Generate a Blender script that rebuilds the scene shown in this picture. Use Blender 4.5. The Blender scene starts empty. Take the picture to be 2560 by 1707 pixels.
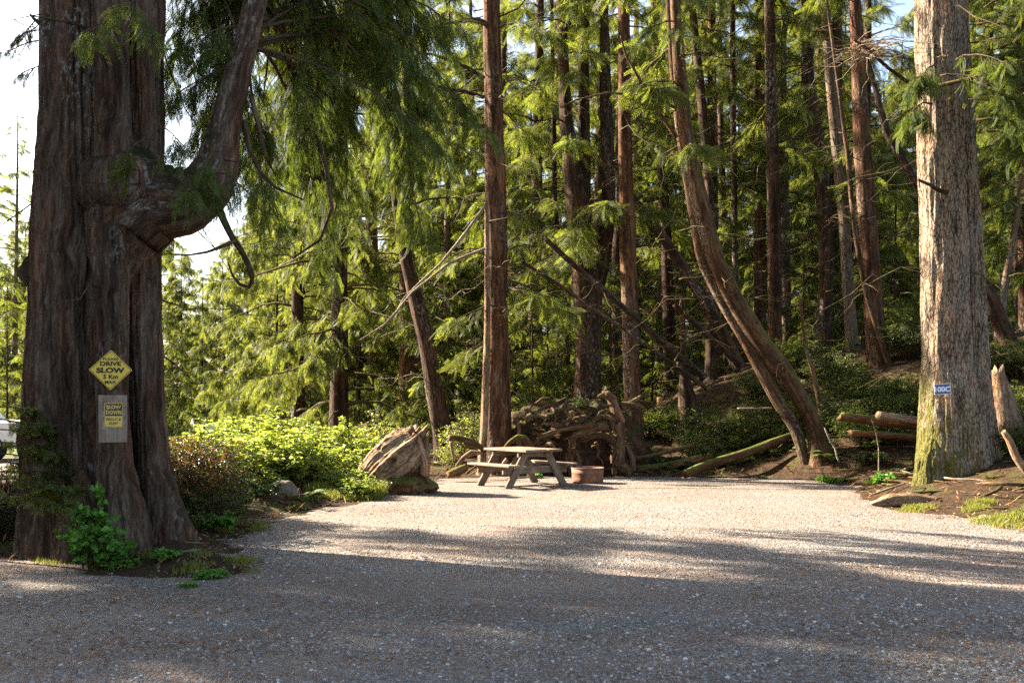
import bpy, math
import numpy as np
from mathutils import Vector

# ------------------------------------------------------------------ camera, world, sun, exposure
scene = bpy.context.scene
COL = scene.collection
F_PX, HOR, CAM_Z = 2489.0, 1015.0, 1.5           # focal length and horizon row of the 2560 px wide photograph
cam_data = bpy.data.cameras.new('camera')
cam_data.lens = 35.0; cam_data.sensor_width = 36.0
cam_data.shift_y = (HOR - 853.5) / 2560.0
cam_data.clip_end = 2000.0
cam_data.dof.use_dof = True
cam_data.dof.focus_distance = 13.0
cam_data.dof.aperture_fstop = 2.8
cam = bpy.data.objects.new('camera', cam_data); COL.objects.link(cam)
cam.location = (0, 0, CAM_Z); cam.rotation_euler = (math.radians(90), 0, 0)
scene.camera = cam

SUN_EL, SUN_AZ = math.radians(31), math.atan2(-0.91, 0.41)      # azimuth measured from +Y towards +X
SUN_DIR = Vector((math.sin(SUN_AZ) * math.cos(SUN_EL), math.cos(SUN_AZ) * math.cos(SUN_EL), math.sin(SUN_EL)))
world = bpy.data.worlds.new('World'); scene.world = world; world.use_nodes = True
wn = world.node_tree
sky = wn.nodes.new('ShaderNodeTexSky'); sky.sky_type = 'NISHITA'; sky.sun_disc = False
sky.sun_elevation = SUN_EL; sky.sun_rotation = SUN_AZ % (2 * math.pi)
sky.air_density = 1.0; sky.dust_density = 2.5; sky.ozone_density = 1.0
bg = wn.nodes['Background']; bg.inputs['Strength'].default_value = 0.066
wn.links.new(sky.outputs['Color'], bg.inputs['Color'])
sun_data = bpy.data.lights.new('sun', 'SUN'); sun_data.energy = 5.0; sun_data.angle = math.radians(0.55)
sun_data.color = (1.0, 0.92, 0.79)
sun = bpy.data.objects.new('sun', sun_data); COL.objects.link(sun)
sun.rotation_euler = SUN_DIR.to_track_quat('Z', 'Y').to_euler()
scene.view_settings.view_transform = 'Standard'; scene.view_settings.look = 'None'
scene.view_settings.exposure = 2.85; scene.view_settings.gamma = 1.0
scene.view_settings.use_white_balance = True; scene.view_settings.white_balance_temperature = 7000; scene.view_settings.white_balance_tint = 10
scene.cycles.max_bounces = 6; scene.cycles.diffuse_bounces = 3; scene.cycles.glossy_bounces = 2
scene.cycles.transmission_bounces = 4; scene.cycles.transparent_max_bounces = 6
scene.cycles.sample_clamp_indirect = 4.0
scene.cycles.use_denoising = False

# ------------------------------------------------------------------ small maths
def W(u, v, d):
    """photograph pixel (2560 wide) at depth d -> world point"""
    return np.array([(u - 1280) / F_PX * d, d, CAM_Z + (HOR - v) / F_PX * d])

def hash3(ix, iy, iz):
    h = (ix * 374761393 + iy * 668265263 + iz * 2147483647) & 0xFFFFFFFF
    h = ((h ^ (h >> 13)) * 1274126177) & 0xFFFFFFFF
    return ((h ^ (h >> 16)) & 0xFFFF) / 65535.0

def vnoise(P):
    P = np.asarray(P, float)
    i = np.floor(P).astype(np.int64); f = P - i; f = f * f * (3 - 2 * f)
    r = 0.0
    for dx in (0, 1):
        wx = f[..., 0] if dx else 1 - f[..., 0]
        for dy in (0, 1):
            wy = f[..., 1] if dy else 1 - f[..., 1]
            for dz in (0, 1):
                wz = f[..., 2] if dz else 1 - f[..., 2]
                r = r + wx * wy * wz * hash3(i[..., 0] + dx, i[..., 1] + dy, i[..., 2] + dz)
    return r * 2 - 1

def fbm(P, oct=4, gain=0.5):
    a, s, t = 1.0, 0.0, 0.0
    P = np.asarray(P, float)
    for _ in range(oct):
        s = s + a * vnoise(P); t += a; a *= gain; P = P * 2.03 + 17.3
    return s / t

def norm(v):
    return v / np.maximum(np.linalg.norm(v, axis=-1, keepdims=True), 1e-9)

def sstep(a, b, x):
    t = np.clip((x - a) / (b - a), 0, 1); return t * t * (3 - 2 * t)

# ------------------------------------------------------------------ mesh builder
class MB:
    def __init__(s):
        s.V = []; s.A = []; s.F = []; s.n = 0
    def add(s, V, F, mat=0, attr=None, smooth=False):
        V = np.asarray(V, float).reshape(-1, 3)
        s.V.append(V); s.A.append(V if attr is None else np.asarray(attr, float))
        if not isinstance(F, list) or (len(F) and np.isscalar(F[0][0])): F = [F]
        for f in F:
            f = np.asarray(f, np.int64)
            if f.size: s.F.append((f + s.n, mat, smooth))
        s.n += len(V)
    def mesh(s, name, mats, origin=(0, 0, 0)):
        me = bpy.data.meshes.new(name)
        V = np.concatenate(s.V) - np.asarray(origin, float)
        A = np.concatenate(s.A)
        me.vertices.add(len(V)); me.vertices.foreach_set('co', V.astype(np.float32).ravel())
        li = np.concatenate([f.ravel() for f, _, _ in s.F])
        lt = np.concatenate([np.full(len(f), f.shape[1]) for f, _, _ in s.F])
        mi = np.concatenate([np.full(len(f), m) for f, m, _ in s.F])
        sm = np.concatenate([np.full(len(f), k) for f, _, k in s.F])
        ls = np.concatenate([[0], np.cumsum(lt)[:-1]])
        me.loops.add(len(li)); me.loops.foreach_set('vertex_index', li.astype(np.int32))
        me.polygons.add(len(lt))
        me.polygons.foreach_set('loop_start', ls.astype(np.int32))
        me.polygons.foreach_set('loop_total', lt.astype(np.int32))
        me.polygons.foreach_set('material_index', mi.astype(np.int32))
        me.polygons.foreach_set('use_smooth', sm.astype(bool))
        at = me.attributes.new('bk', 'FLOAT_VECTOR', 'POINT')
        at.data.foreach_set('vector', A.astype(np.float32).ravel())
        for m in (mats if isinstance(mats, (list, tuple)) else [mats]): me.materials.append(m)
        me.update(calc_edges=True)
        return me

def thing(name, label, cat, loc, group=None):
    o = bpy.data.objects.new(name, None); COL.objects.link(o)
    o.location = [float(c) for c in loc]; o['label'] = label; o['category'] = cat
    o.empty_display_size = 0.2
    if group: o['group'] = group
    return o

def wloc(o):
    p = np.zeros(3)
    while o is not None: p = p + np.array(o.location); o = o.parent
    return p

def part(name, mb, mats, parent, label=None):
    """mb is in world coordinates"""
    o = bpy.data.objects.new(name, mb.mesh(name, mats, wloc(parent)))
    COL.objects.link(o); o.parent = parent
    if label: o['label'] = label
    return o

def part_mesh(name, me, parent):
    o = bpy.data.objects.new(name, me); COL.objects.link(o); o.parent = parent
    return o

def solo(name, mb, mats, label, cat, loc, group=None):
    o = bpy.data.objects.new(name, mb.mesh(name, mats, loc)); COL.objects.link(o)
    o.location = [float(c) for c in loc]; o['label'] = label; o['category'] = cat
    if group: o['group'] = group
    return o

def dup(root, loc, rz=0.0, sc=1.0, label=None, group=None):
    r = root.copy(); COL.objects.link(r); r.location = [float(c) for c in loc]
    r.rotation_euler = (0, 0, rz); r.scale = (sc, sc, sc)
    if label: r['label'] = label
    if group: r['group'] = group
    for ch in list(root.children):
        c = ch.copy(); COL.objects.link(c); c.parent = r
        for g in list(ch.children):
            d = g.copy(); COL.objects.link(d); d.parent = c
    return r

def frames(pts):
    t = np.gradient(pts, axis=0); t = norm(t)
    ref = np.array([0, 1.0, 0]) if abs(t[0][1]) < 0.8 else np.array([1.0, 0, 0])
    a = norm(np.cross(t[0], ref)); A = [a]
    for i in range(1, len(pts)):
        a = a - t[i] * np.dot(a, t[i]); a = norm(a); A.append(a)
    A = np.array(A); return t, A, np.cross(t, A)

def resample(pts, rad, step):
    pts = np.asarray(pts, float); rad = np.asarray(rad, float)
    d = np.concatenate([[0], np.cumsum(np.linalg.norm(np.diff(pts, axis=0), axis=1))])
    n = max(3, int(d[-1] / step) + 1); s = np.linspace(0, d[-1], n)
    # catmull-rom like smoothing by linear interpolation plus a light blur
    out = np.stack([np.interp(s, d, pts[:, k]) for k in range(3)], 1); r = np.interp(s, d, rad)
    w = max(1, int(0.18 * n / max(2, len(pts))))
    if w > 1 and len(pts) > 2:
        ker = np.ones(2 * w + 1) / (2 * w + 1)
        pad = lambda q: np.concatenate([2 * q[0] - q[1:w + 1][::-1], q, 2 * q[-1] - q[-w - 1:-1][::-1]])
        out = np.stack([np.convolve(pad(out[:, k]), ker, 'valid') for k in range(3)], 1)
        r = np.convolve(pad(r), ker, 'valid')
    return out, r

def tube(mb, pts, rad, k=8, mat=0, step=None, amp=0.0, fx=2.0, fz=1.0, flute=0.0, seed=0.0, jag=0.0, smooth=True, shape=None):
    pts = np.asarray(pts, float); rad = np.broadcast_to(np.asarray(rad, float), (len(pts),)).copy()
    if step: pts, rad = resample(pts, rad, step)
    t, A, B = frames(pts)
    d = np.concatenate([[0], np.cumsum(np.linalg.norm(np.diff(pts, axis=0), axis=1))])
    th = np.linspace(0, 2 * np.pi, k, endpoint=False)
    C, S = np.cos(th)[None, :], np.sin(th)[None, :]
    R = np.repeat(rad[:, None], k, 1)
    N = np.stack([np.broadcast_to(C * fx, R.shape) + seed, np.broadcast_to(S * fx, R.shape) - seed * 1.7, np.broadcast_to(d[:, None] * fz, R.shape) + seed * 3.1], -1)
    if amp: R = R * (1 + amp * fbm(N, 3))
    if flute:
        N2 = N.copy(); N2[..., :2] = (N2[..., :2] - np.array([seed, -seed * 1.7])) * 2.6 + seed; N2[..., 2] *= 0.35
        R = R * (1 - flute * np.abs(fbm(N2, 3, 0.6)))
    if shape is not None: R = R * shape(th[None, :], d[:, None] / max(d[-1], 1e-6))
    P = pts[:, None, :] + A[:, None, :] * (C * R)[..., None] + B[:, None, :] * (S * R)[..., None]
    if jag:
        P[-1] += t[-1] * (jag * fbm(N[-1] * 3 + 5, 2)[:, None]); P[0] -= t[0] * (jag * fbm(N[0] * 3 + 9, 2)[:, None])
    at = np.stack([np.broadcast_to(C, R.shape) * rad[:, None] + seed, np.broadcast_to(S, R.shape) * rad[:, None], np.broadcast_to(d[:, None], R.shape) + seed], -1)
    n = len(pts)
    i = np.arange(n - 1)[:, None] * k; j = np.arange(k)[None, :]; j2 = (j + 1) % k
    Q = np.stack([i + j, i + j2, i + k + j2, i + k + j], -1).reshape(-1, 4)
    V = P.reshape(-1, 3); at = at.reshape(-1, 3)
    V = np.concatenate([V, pts[:1], pts[-1:]]); at = np.concatenate([at, at[:1], at[-1:]])
    jj = np.arange(k); j2 = (jj + 1) % k
    c0 = np.stack([np.full(k, n * k), j2, jj], 1); c1 = np.stack([np.full(k, n * k + 1), (n - 1) * k + jj, (n - 1) * k + j2], 1)
    mb.add(V, [Q, np.concatenate([c0, c1])], mat, at, smooth)
    return pts, rad

def box(mb, c, ax, half, mat=0, bev=0.0, attr_axis=0):
    """oriented box; ax = three unit vectors, long grain along attr_axis; chamfered long edges"""
    c = np.asarray(c, float); ax = np.asarray(ax, float); h = np.asarray(half, float)
    b = bev if bev else min(h) * 0.12
    V = []; 
    o = [(-1, -1), (1, -1), (1, 1), (-1, 1)]
    i0 = attr_axis; i1, i2 = [q for q in range(3) if q != i0]
    prof = []
    for sx, sy in o:
        p1 = [sx * (h[i1] - b), sy * h[i2]]; p2 = [sx * h[i1], sy * (h[i2] - b)]
        prof += ([p2, p1] if sx * sy > 0 else [p1, p2])
    prof = np.array(prof); ang = np.arctan2(prof[:, 1], prof[:, 0]); prof = prof[np.argsort(ang)]
    L = []
    for e, sc in ((-1, 0), (-1, 1), (1, 1), (1, 0)):
        for p in prof:
            q = np.zeros(3); q[i0] = e * (h[i0] - (0 if sc == 0 else b)); q[i1], q[i2] = p if sc else p * (1 - b / max(h[i1], h[i2]))
            L.append(q)
    L = np.array(L); k = len(prof)
    V = c + L[:, :1] * ax[0] + L[:, 1:2] * ax[1] + L[:, 2:3] * ax[2]
    Q = [[r * k + j, r * k + (j + 1) % k, (r + 1) * k + (j + 1) % k, (r + 1) * k + j] for r in range(3) for j in range(k)]
    at = np.stack([L[:, i1] + c[0], L[:, i2] + c[2], L[:, i0]], 1)
    mb.add(V, [np.array(Q), np.array([list(range(k))[::-1]]), np.array([[3 * k + j for j in range(k)]])], mat, at)

# ------------------------------------------------------------------ materials
def new_mat(name):
    m = bpy.data.materials.new(name); m.use_nodes = True
    nt = m.node_tree; nt.nodes.clear()
    return m, nt

class G:
    """tiny node helper"""
    def __init__(s, nt): s.nt = nt
    def n(s, t, **kw):
        nd = s.nt.nodes.new(t)
        for k, v in kw.items(): setattr(nd, k, v)
        return nd
    def put(s, sock, v):
        if hasattr(v, 'is_linked') or isinstance(v, bpy.types.NodeSocket): s.nt.links.new(v, sock)
        else: sock.default_value = v
    def noise(s, vec, scale, detail=4, rough=0.55, dist=0.0):
        nd = s.n('ShaderNodeTexNoise'); s.put(nd.inputs['Vector'], vec)
        nd.inputs['Scale'].default_value = scale; nd.inputs['Detail'].default_value = detail
        nd.inputs['Roughness'].default_value = rough; nd.inputs['Distortion'].default_value = dist
        return nd.outputs['Fac']
    def vor(s, vec, scale, feature='F1', rnd=1.0):
        nd = s.n('ShaderNodeTexVoronoi', feature=feature); s.put(nd.inputs['Vector'], vec)
        nd.inputs['Scale'].default_value = scale; nd.inputs['Randomness'].default_value = rnd
        return nd
    def mapv(s, vec, scale=(1, 1, 1), loc=(0, 0, 0)):
        nd = s.n('ShaderNodeMapping'); s.put(nd.inputs['Vector'], vec)
        nd.inputs['Scale'].default_value = scale; nd.inputs['Location'].default_value = loc
        return nd.outputs['Vector']
    def ramp(s, fac, stops, interp='LINEAR'):
        nd = s.n('ShaderNodeValToRGB'); cr = nd.color_ramp; cr.interpolation = interp
        while len(cr.elements) < len(stops): cr.elements.new(0.5)
        for e, (p, c) in zip(cr.elements, stops):
            e.position = p; e.color = (c, c, c, 1) if np.isscalar(c) else (*c, 1)
        s.put(nd.inputs['Fac'], fac); return nd.outputs['Color']
    def mix(s, fac, a, b, mode='MIX'):
        nd = s.n('ShaderNodeMix', data_type='RGBA', blend_type=mode)
        s.put(nd.inputs[0], fac)
        for sock, v in ((nd.inputs[6], a), (nd.inputs[7], b)):
            s.put(sock, (*v, 1) if isinstance(v, tuple) and len(v) == 3 else v)
        return nd.outputs[2]
    def math(s, op, a, b=0.0, clamp=False):
        nd = s.n('ShaderNodeMath', operation=op, use_clamp=clamp); s.put(nd.inputs[0], a); s.put(nd.inputs[1], b)
        return nd.outputs[0]
    def bump(s, h, strength=0.5, dist=0.02):
        nd = s.n('ShaderNodeBump'); s.put(nd.inputs['Height'], h)
        nd.inputs['Strength'].default_value = strength; nd.inputs['Distance'].default_value = dist
        return nd.outputs['Normal']
    def out(s, sh):
        o = s.n('ShaderNodeOutputMaterial'); s.nt.links.new(sh, o.inputs['Surface'])
    def pbsdf(s, col, rough=0.85, normal=None, spec=0.25, metal=0.0):
        b = s.n('ShaderNodeBsdfPrincipled'); s.put(b.inputs['Base Color'], (*col, 1) if isinstance(col, tuple) and len(col) == 3 else col)
        s.put(b.inputs['Roughness'], rough); b.inputs['Specular IOR Level'].default_value = spec
        b.inputs['Metallic'].default_value = metal
        if normal is not None: s.nt.links.new(normal, b.inputs['Normal'])
        return b

def bark_mat(name, dark, mid, light, moss=0.0, lichen=0.0, sc=1.0, bump=0.8, mosscol=(0.10, 0.105, 0.02), zs=0.10, mossh=0.0, mossside=0.0, flaky=0.0):
    m, nt = new_mat(name); g = G(nt)
    at = g.n('ShaderNodeAttribute', attribute_name='bk').outputs['Vector']
    v = g.mapv(at, (1, 1, zs))
    warp = g.noise(at, 2.2 * sc, 2)
    vw = g.n('ShaderNodeVectorMath', operation='ADD'); nt.links.new(v, vw.inputs[0])
    cmb = g.n('ShaderNodeCombineXYZ'); w2 = g.math('MULTIPLY', g.math('SUBTRACT', warp, 0.5), 0.16)
    nt.links.new(w2, cmb.inputs[0]); nt.links.new(w2, cmb.inputs[1]); nt.links.new(cmb.outputs[0], vw.inputs[1])
    v = vw.outputs[0]
    fib = g.noise(v, 26 * sc, 8, 0.68)
    big = g.noise(v, 6.5 * sc, 5, 0.6)
    tone = g.noise(at, 1.1, 4, 0.6)
    h = g.math('ADD', g.math('MULTIPLY', fib, 0.55), g.math('MULTIPLY', big, 0.75))
    if flaky:
        v3 = g.mapv(at, (1, 1, 0.32))
        fl = g.vor(v3, 17 * sc, 'DISTANCE_TO_EDGE').outputs['Distance']
        fl2 = g.ramp(fl, [(0.0, 0.0), (0.18, 1.0)])
        h = g.math('ADD', h, g.math('MULTIPLY', fl2, flaky * 0.35))
    col = g.ramp(h, [(0.42, dark), (0.62, mid), (0.86, light)])
    red = g.noise(g.mapv(at, (1, 1, 0.22), (5, 2, 9)), 4.5, 5, 0.7)
    col = g.mix(g.ramp(red, [(0.50, 0.0), (0.66, 0.6)]), col, g.mix(1.0, col, (1.75, 1.05, 0.75), 'MULTIPLY'))
    col = g.mix(g.ramp(tone, [(0.35, 0.0), (0.7, 0.45)]), col, g.mix(1.0, col, (0.5, 0.5, 0.5), 'MULTIPLY'))
    speck = g.noise(at, 55, 3, 0.7)
    col = g.mix(g.ramp(speck, [(0.3, 0.45), (0.7, 0.0)]), col, tuple(c * 0.5 for c in dark))
    if lichen:
        l1 = g.noise(g.mapv(at, (1, 1, 0.45)), 22, 5, 0.75); l2 = g.noise(g.mapv(at, (1, 1, 0.3)), 1.6, 3)
        lm = g.math('MULTIPLY', g.ramp(l1, [(0.52, 0.0), (0.62, 1.0)]), g.ramp(l2, [(0.60 - 0.25 * lichen, 0.0), (0.72 - 0.2 * lichen, 1.0)]))
        col = g.mix(lm, col, (0.28, 0.28, 0.25))
    if moss or mossside:
        m1 = g.noise(at, 3.1, 6, 0.75)
        geo = g.n('ShaderNodeNewGeometry'); sep = g.n('ShaderNodeSeparateXYZ'); nt.links.new(geo.outputs['Normal'], sep.inputs[0])
        mm = g.math('ADD', m1, g.math('MULTIPLY', sep.outputs['Z'], 0.35))
        if mossside: mm = g.math('ADD', mm, g.math('MULTIPLY', sep.outputs['X'], -mossside))
        if mossh:
            tc = g.n('ShaderNodeTexCoord'); s2 = g.n('ShaderNodeSeparateXYZ'); nt.links.new(tc.outputs['Object'], s2.inputs[0])
            mm = g.math('ADD', mm, g.math('MULTIPLY', g.math('SUBTRACT', mossh, s2.outputs['Z']), 0.16))
        mk = g.ramp(mm, [(0.72 - 0.3 * moss, 0.0), (0.90 - 0.3 * moss, 1.0)])
        mcol = g.ramp(g.noise(at, 30, 4, 0.7), [(0.3, tuple(c * 0.4 for c in mosscol)), (0.7, mosscol)])
        col = g.mix(mk, col, mcol)
    nrm = g.bump(h, bump, 0.06)
    b = g.pbsdf(col, 0.9, nrm, 0.12); g.out(b.outputs[0]); return m

def leaf_mat(name, c1, c2, c3, tr, trans=0.45, rough=0.6, spec=0.14):
    m, nt = new_mat(name); g = G(nt)
    geo = g.n('ShaderNodeNewGeometry')
    col = g.ramp(geo.outputs['Random Per Island'], [(0.0, c1), (0.55, c2), (1.0, c3)])
    tc = g.n('ShaderNodeTexCoord')
    cl = g.noise(tc.outputs['Object'], 0.9, 3)
    col = g.mix(g.ramp(cl, [(0.35, 0.0), (0.7, 0.5)]), col, g.mix(1.0, col, (1.25, 1.05, 0.6), 'MULTIPLY'))
    b = g.pbsdf(col, rough, None, spec)
    t = g.n('ShaderNodeBsdfTranslucent'); nt.links.new(g.mix(1.0, col, tr, 'MULTIPLY'), t.inputs['Color'])
    ms = g.n('ShaderNodeMixShader'); ms.inputs[0].default_value = trans
    nt.links.new(b.outputs[0], ms.inputs[1]); nt.links.new(t.outputs[0], ms.inputs[2]); g.out(ms.outputs[0]); return m

def plain_mat(name, col, rough=0.7, spec=0.3, var=0.15, scale=12.0, bump=0.0, metal=0.0):
    m, nt = new_mat(name); g = G(nt)
    tc = g.n('ShaderNodeTexCoord').outputs['Object']
    f = g.noise(tc, scale, 5, 0.65)
    c = g.ramp(f, [(0.25, tuple(x * (1 - var) for x in col)), (0.75, tuple(min(1, x * (1 + var)) for x in col))])
    b = g.pbsdf(c, rough, g.bump(f, bump, 0.01) if bump else None, spec, metal); g.out(b.outputs[0]); return m

def wood_mat(name, dark, mid, light, sc=1.0, bump=0.4):
    m, nt = new_mat(name); g = G(nt)
    at = g.n('ShaderNodeAttribute', attribute_name='bk').outputs['Vector']
    f = g.noise(g.mapv(at, (1, 1, 0.06)), 45 * sc, 7, 0.65); b2 = g.noise(at, 5 * sc, 4, 0.6)
    h = g.math('ADD', g.math('MULTIPLY', f, 0.7), g.math('MULTIPLY', b2, 0.5))
    col = g.ramp(h, [(0.38, dark), (0.6, mid), (0.85, light)])
    b = g.pbsdf(col, 0.8, g.bump(h, bump, 0.015), 0.2); g.out(b.outputs[0]); return m

M = {}
M['cedar_bark'] = bark_mat('cedar_bark', (0.009, 0.006, 0.004), (0.092, 0.055, 0.037), (0.24, 0.175, 0.13), moss=0.38, lichen=0.32, sc=1.15, bump=1.0, mosscol=(0.030, 0.034, 0.010))
M['pale_bark'] = bark_mat('pale_bark', (0.016, 0.009, 0.006), (0.095, 0.060, 0.038), (0.40, 0.32, 0.235), moss=0.14, lichen=0.3, sc=1.5, bump=1.0, mosscol=(0.14, 0.13, 0.035), mossh=1.7, mossside=0.30, zs=0.16, flaky=0.55)
M['red_bark'] = bark_mat('red_bark', (0.013, 0.006, 0.004), (0.088, 0.041, 0.022), (0.27, 0.16, 0.09), moss=0.12, lichen=0.3, sc=1.3, mosscol=(0.13, 0.11, 0.03))
M['brown_bark'] = bark_mat('brown_bark', (0.008, 0.005, 0.004), (0.046, 0.026, 0.016), (0.17, 0.105, 0.066), moss=0.22, lichen=0.35, sc=1.3, mosscol=(0.10, 0.09, 0.025))
M['mossy_bark'] = bark_mat('mossy_bark', (0.014, 0.008, 0.005), (0.085, 0.047, 0.026), (0.26, 0.17, 0.10), moss=0.55, lichen=0.2, sc=1.3, mosscol=(0.15, 0.13, 0.03))
M['grey_bark'] = bark_mat('grey_bark', (0.03, 0.022, 0.016), (0.14, 0.10, 0.07), (0.28, 0.23, 0.17), moss=0.25, lichen=0.5, sc=1.6)
M['twig'] = bark_mat('twig', (0.03, 0.02, 0.014), (0.11, 0.075, 0.05), (0.22, 0.17, 0.12), moss=0.2, sc=3)
M['pale_twig'] = bark_mat('pale_twig', (0.10, 0.075, 0.05), (0.30, 0.24, 0.17), (0.48, 0.42, 0.32), sc=3)
M['driftwood'] = bark_mat('driftwood', (0.035, 0.017, 0.009), (0.26, 0.165, 0.10), (0.56, 0.45, 0.32), sc=1.5, bump=1.0, zs=0.13)
M['rootwood'] = bark_mat('rootwood', (0.014, 0.008, 0.005), (0.115, 0.068, 0.041), (0.32, 0.215, 0.135), moss=0.28, sc=1.5, bump=0.9, mosscol=(0.11, 0.095, 0.025))
M['rotten'] = bark_mat('rotten', (0.022, 0.010, 0.006), (0.13, 0.066, 0.032), (0.34, 0.21, 0.11), moss=0.35, sc=1.1, mosscol=(0.13, 0.14, 0.03))
M['orange_wood'] = wood_mat('orange_wood', (0.35, 0.17, 0.06), (0.55, 0.30, 0.11), (0.65, 0.42, 0.2))
M['table_wood'] = wood_mat('table_wood', (0.06, 0.042, 0.030), (0.155, 0.115, 0.082), (0.33, 0.265, 0.20))
M['board_wood'] = wood_mat('board_wood', (0.10, 0.07, 0.05), (0.22, 0.165, 0.125), (0.33, 0.27, 0.22))
M['cedar_leaf'] = leaf_mat('cedar_leaf', (0.030, 0.052, 0.014), (0.058, 0.088, 0.023), (0.11, 0.13, 0.042), (1.9, 1.8, 0.9), 0.45)
M['mid_leaf'] = leaf_mat('mid_leaf', (0.045, 0.065, 0.018), (0.085, 0.11, 0.032), (0.15, 0.165, 0.06), (2.0, 1.9, 1.0), 0.45)
M['hem_leaf'] = leaf_mat('hem_leaf', (0.035, 0.054, 0.016), (0.072, 0.096, 0.028), (0.13, 0.15, 0.05), (2.3, 2.15, 1.0), 0.5)
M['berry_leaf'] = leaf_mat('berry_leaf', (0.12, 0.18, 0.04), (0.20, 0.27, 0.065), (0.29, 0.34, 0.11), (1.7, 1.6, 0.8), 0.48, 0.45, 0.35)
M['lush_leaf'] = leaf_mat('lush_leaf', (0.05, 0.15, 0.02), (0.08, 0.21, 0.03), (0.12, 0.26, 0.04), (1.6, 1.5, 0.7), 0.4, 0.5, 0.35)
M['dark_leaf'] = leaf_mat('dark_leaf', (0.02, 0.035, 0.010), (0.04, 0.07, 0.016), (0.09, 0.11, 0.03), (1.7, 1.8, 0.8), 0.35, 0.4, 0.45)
M['red_leaf'] = leaf_mat('red_leaf', (0.03, 0.045, 0.012), (0.07, 0.075, 0.02), (0.26, 0.08, 0.03), (1.6, 1.4, 0.8), 0.38, 0.4, 0.4)
M['fern_leaf'] = leaf_mat('fern_leaf', (0.04, 0.08, 0.018), (0.07, 0.12, 0.025), (0.16, 0.17, 0.05), (1.8, 1.7, 0.7), 0.4)
M['grass'] = leaf_mat('grass', (0.09, 0.12, 0.03), (0.16, 0.19, 0.05), (0.27, 0.26, 0.10), (1.6, 1.5, 0.7), 0.45)
M['litter'] = leaf_mat('litter', (0.07, 0.032, 0.016), (0.17, 0.085, 0.04), (0.34, 0.20, 0.10), (1, 1, 1), 0.1, 0.8, 0.1)

# ------------------------------------------------------------------ ground
def GP(u, v):
    d = CAM_Z * F_PX / (v - HOR); return ((u - 1280) / F_PX * d, d)
EDGE = [(-40, 9.4), (-12, 9.6), (-6.5, 9.7), GP(100, 1402), GP(400, 1432), GP(540, 1434), GP(630, 1416), GP(630, 1388), GP(590, 1352), GP(700, 1290), GP(880, 1262), GP(985, 1215), GP(1090, 1196),
        GP(1300, 1191), GP(1600, 1190), GP(1900, 1194), GP(2080, 1202), GP(2130, 1218), GP(2175, 1244), GP(2265, 1274), GP(2410, 1298), GP(2560, 1332),
        (7.6, 10.2), (12, 7.5), (40, 4), (40, -30), (-40, -30)]
PAD = [(-60, 21.5), (-9.5, 21.0), (-8.0, 24.5), (-12, 29.0), (-60, 31.0)]

def sdf(P, poly):
    """signed distance to polygon, negative inside; P (N,2)"""
    poly = np.asarray(poly, float); d = np.full(len(P), 1e9); ins = np.zeros(len(P), bool)
    for a, b in zip(poly, np.roll(poly, -1, 0)):
        e = b - a; w = P - a; t = np.clip((w @ e) / (e @ e), 0, 1)
        d = np.minimum(d, np.linalg.norm(w - t[:, None] * e, axis=1))
        c = ((a[1] <= P[:, 1]) & (b[1] > P[:, 1])) | ((b[1] <= P[:, 1]) & (a[1] > P[:, 1]))
        with np.errstate(divide='ignore', invalid='ignore'):
            xi = a[0] + (P[:, 1] - a[1]) / (b[1] - a[1]) * e[0]
        ins ^= c & (P[:, 0] < xi)
    return np.where(ins, -d, d)

def ground_z(X, Y, raw=False):
    X = np.atleast_1d(np.asarray(X, float)); Y = np.atleast_1d(np.asarray(Y, float))
    P = np.stack([X, Y], 1); s = sdf(P, EDGE); s2 = sdf(P, PAD)
    sm = np.minimum(s, s2)
    A = np.interp(X, [-6, -2, 0, 2, 4, 6, 8, 12, 20, 60], [0.0, 0.05, 0.25, 0.55, 1.25, 2.2, 2.9, 3.3, 3.6, 4.0])
    A = A * sstep(12.5, 18, Y) + (1 - sstep(12.5, 18, Y)) * 0.35
    z = A * sstep(0.3, 8.0, s)
    out = sstep(0.0, 0.8, sm)
    z = z + out * (0.06 + 0.16 * fbm(np.stack([X * 0.55, Y * 0.55, 0 * X], 1), 4) + 0.035 * fbm(np.stack([X * 3, Y * 3, 0 * X + 4], 1), 3))
    # little mound round the big tree feet
    for (mx, my, mr, mh) in ((7.5, 16.5, 2.0, 0.22), (-4.1, 10.2, 1.5, 0.06), (7.3, 21.0, 1.4, 0.6)):
        z = z + mh * np.exp(-((X - mx) ** 2 + (Y - my) ** 2) / (mr * mr)) * sstep(-0.1, 0.9, s)
    z = z + (1 - out) * 0.012 * fbm(np.stack([X * 0.8, Y * 0.8, 0 * X + 2], 1), 3)
    return z
def gz(x, y): return float(ground_z(x, y)[0])

def axis(a, b, step, far, nfar):
    g = (np.linspace(0, 1, nfar + 1)[1:] ** 2.2)
    return np.concatenate([(a - g * far)[::-1], np.arange(a, b, step), b + g * far])
def grid_mesh(xs, ys, zfun):
    X, Y = np.meshgrid(xs, ys); Z = zfun(X.ravel(), Y.ravel())
    n, m = X.shape; i = np.arange(n - 1)[:, None] * m; j = np.arange(m - 1)[None, :]
    return np.stack([X.ravel(), Y.ravel(), Z], 1), np.stack([i + j, i + j + 1, i + m + j + 1, i + m + j], -1).reshape(-1, 4)

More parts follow.
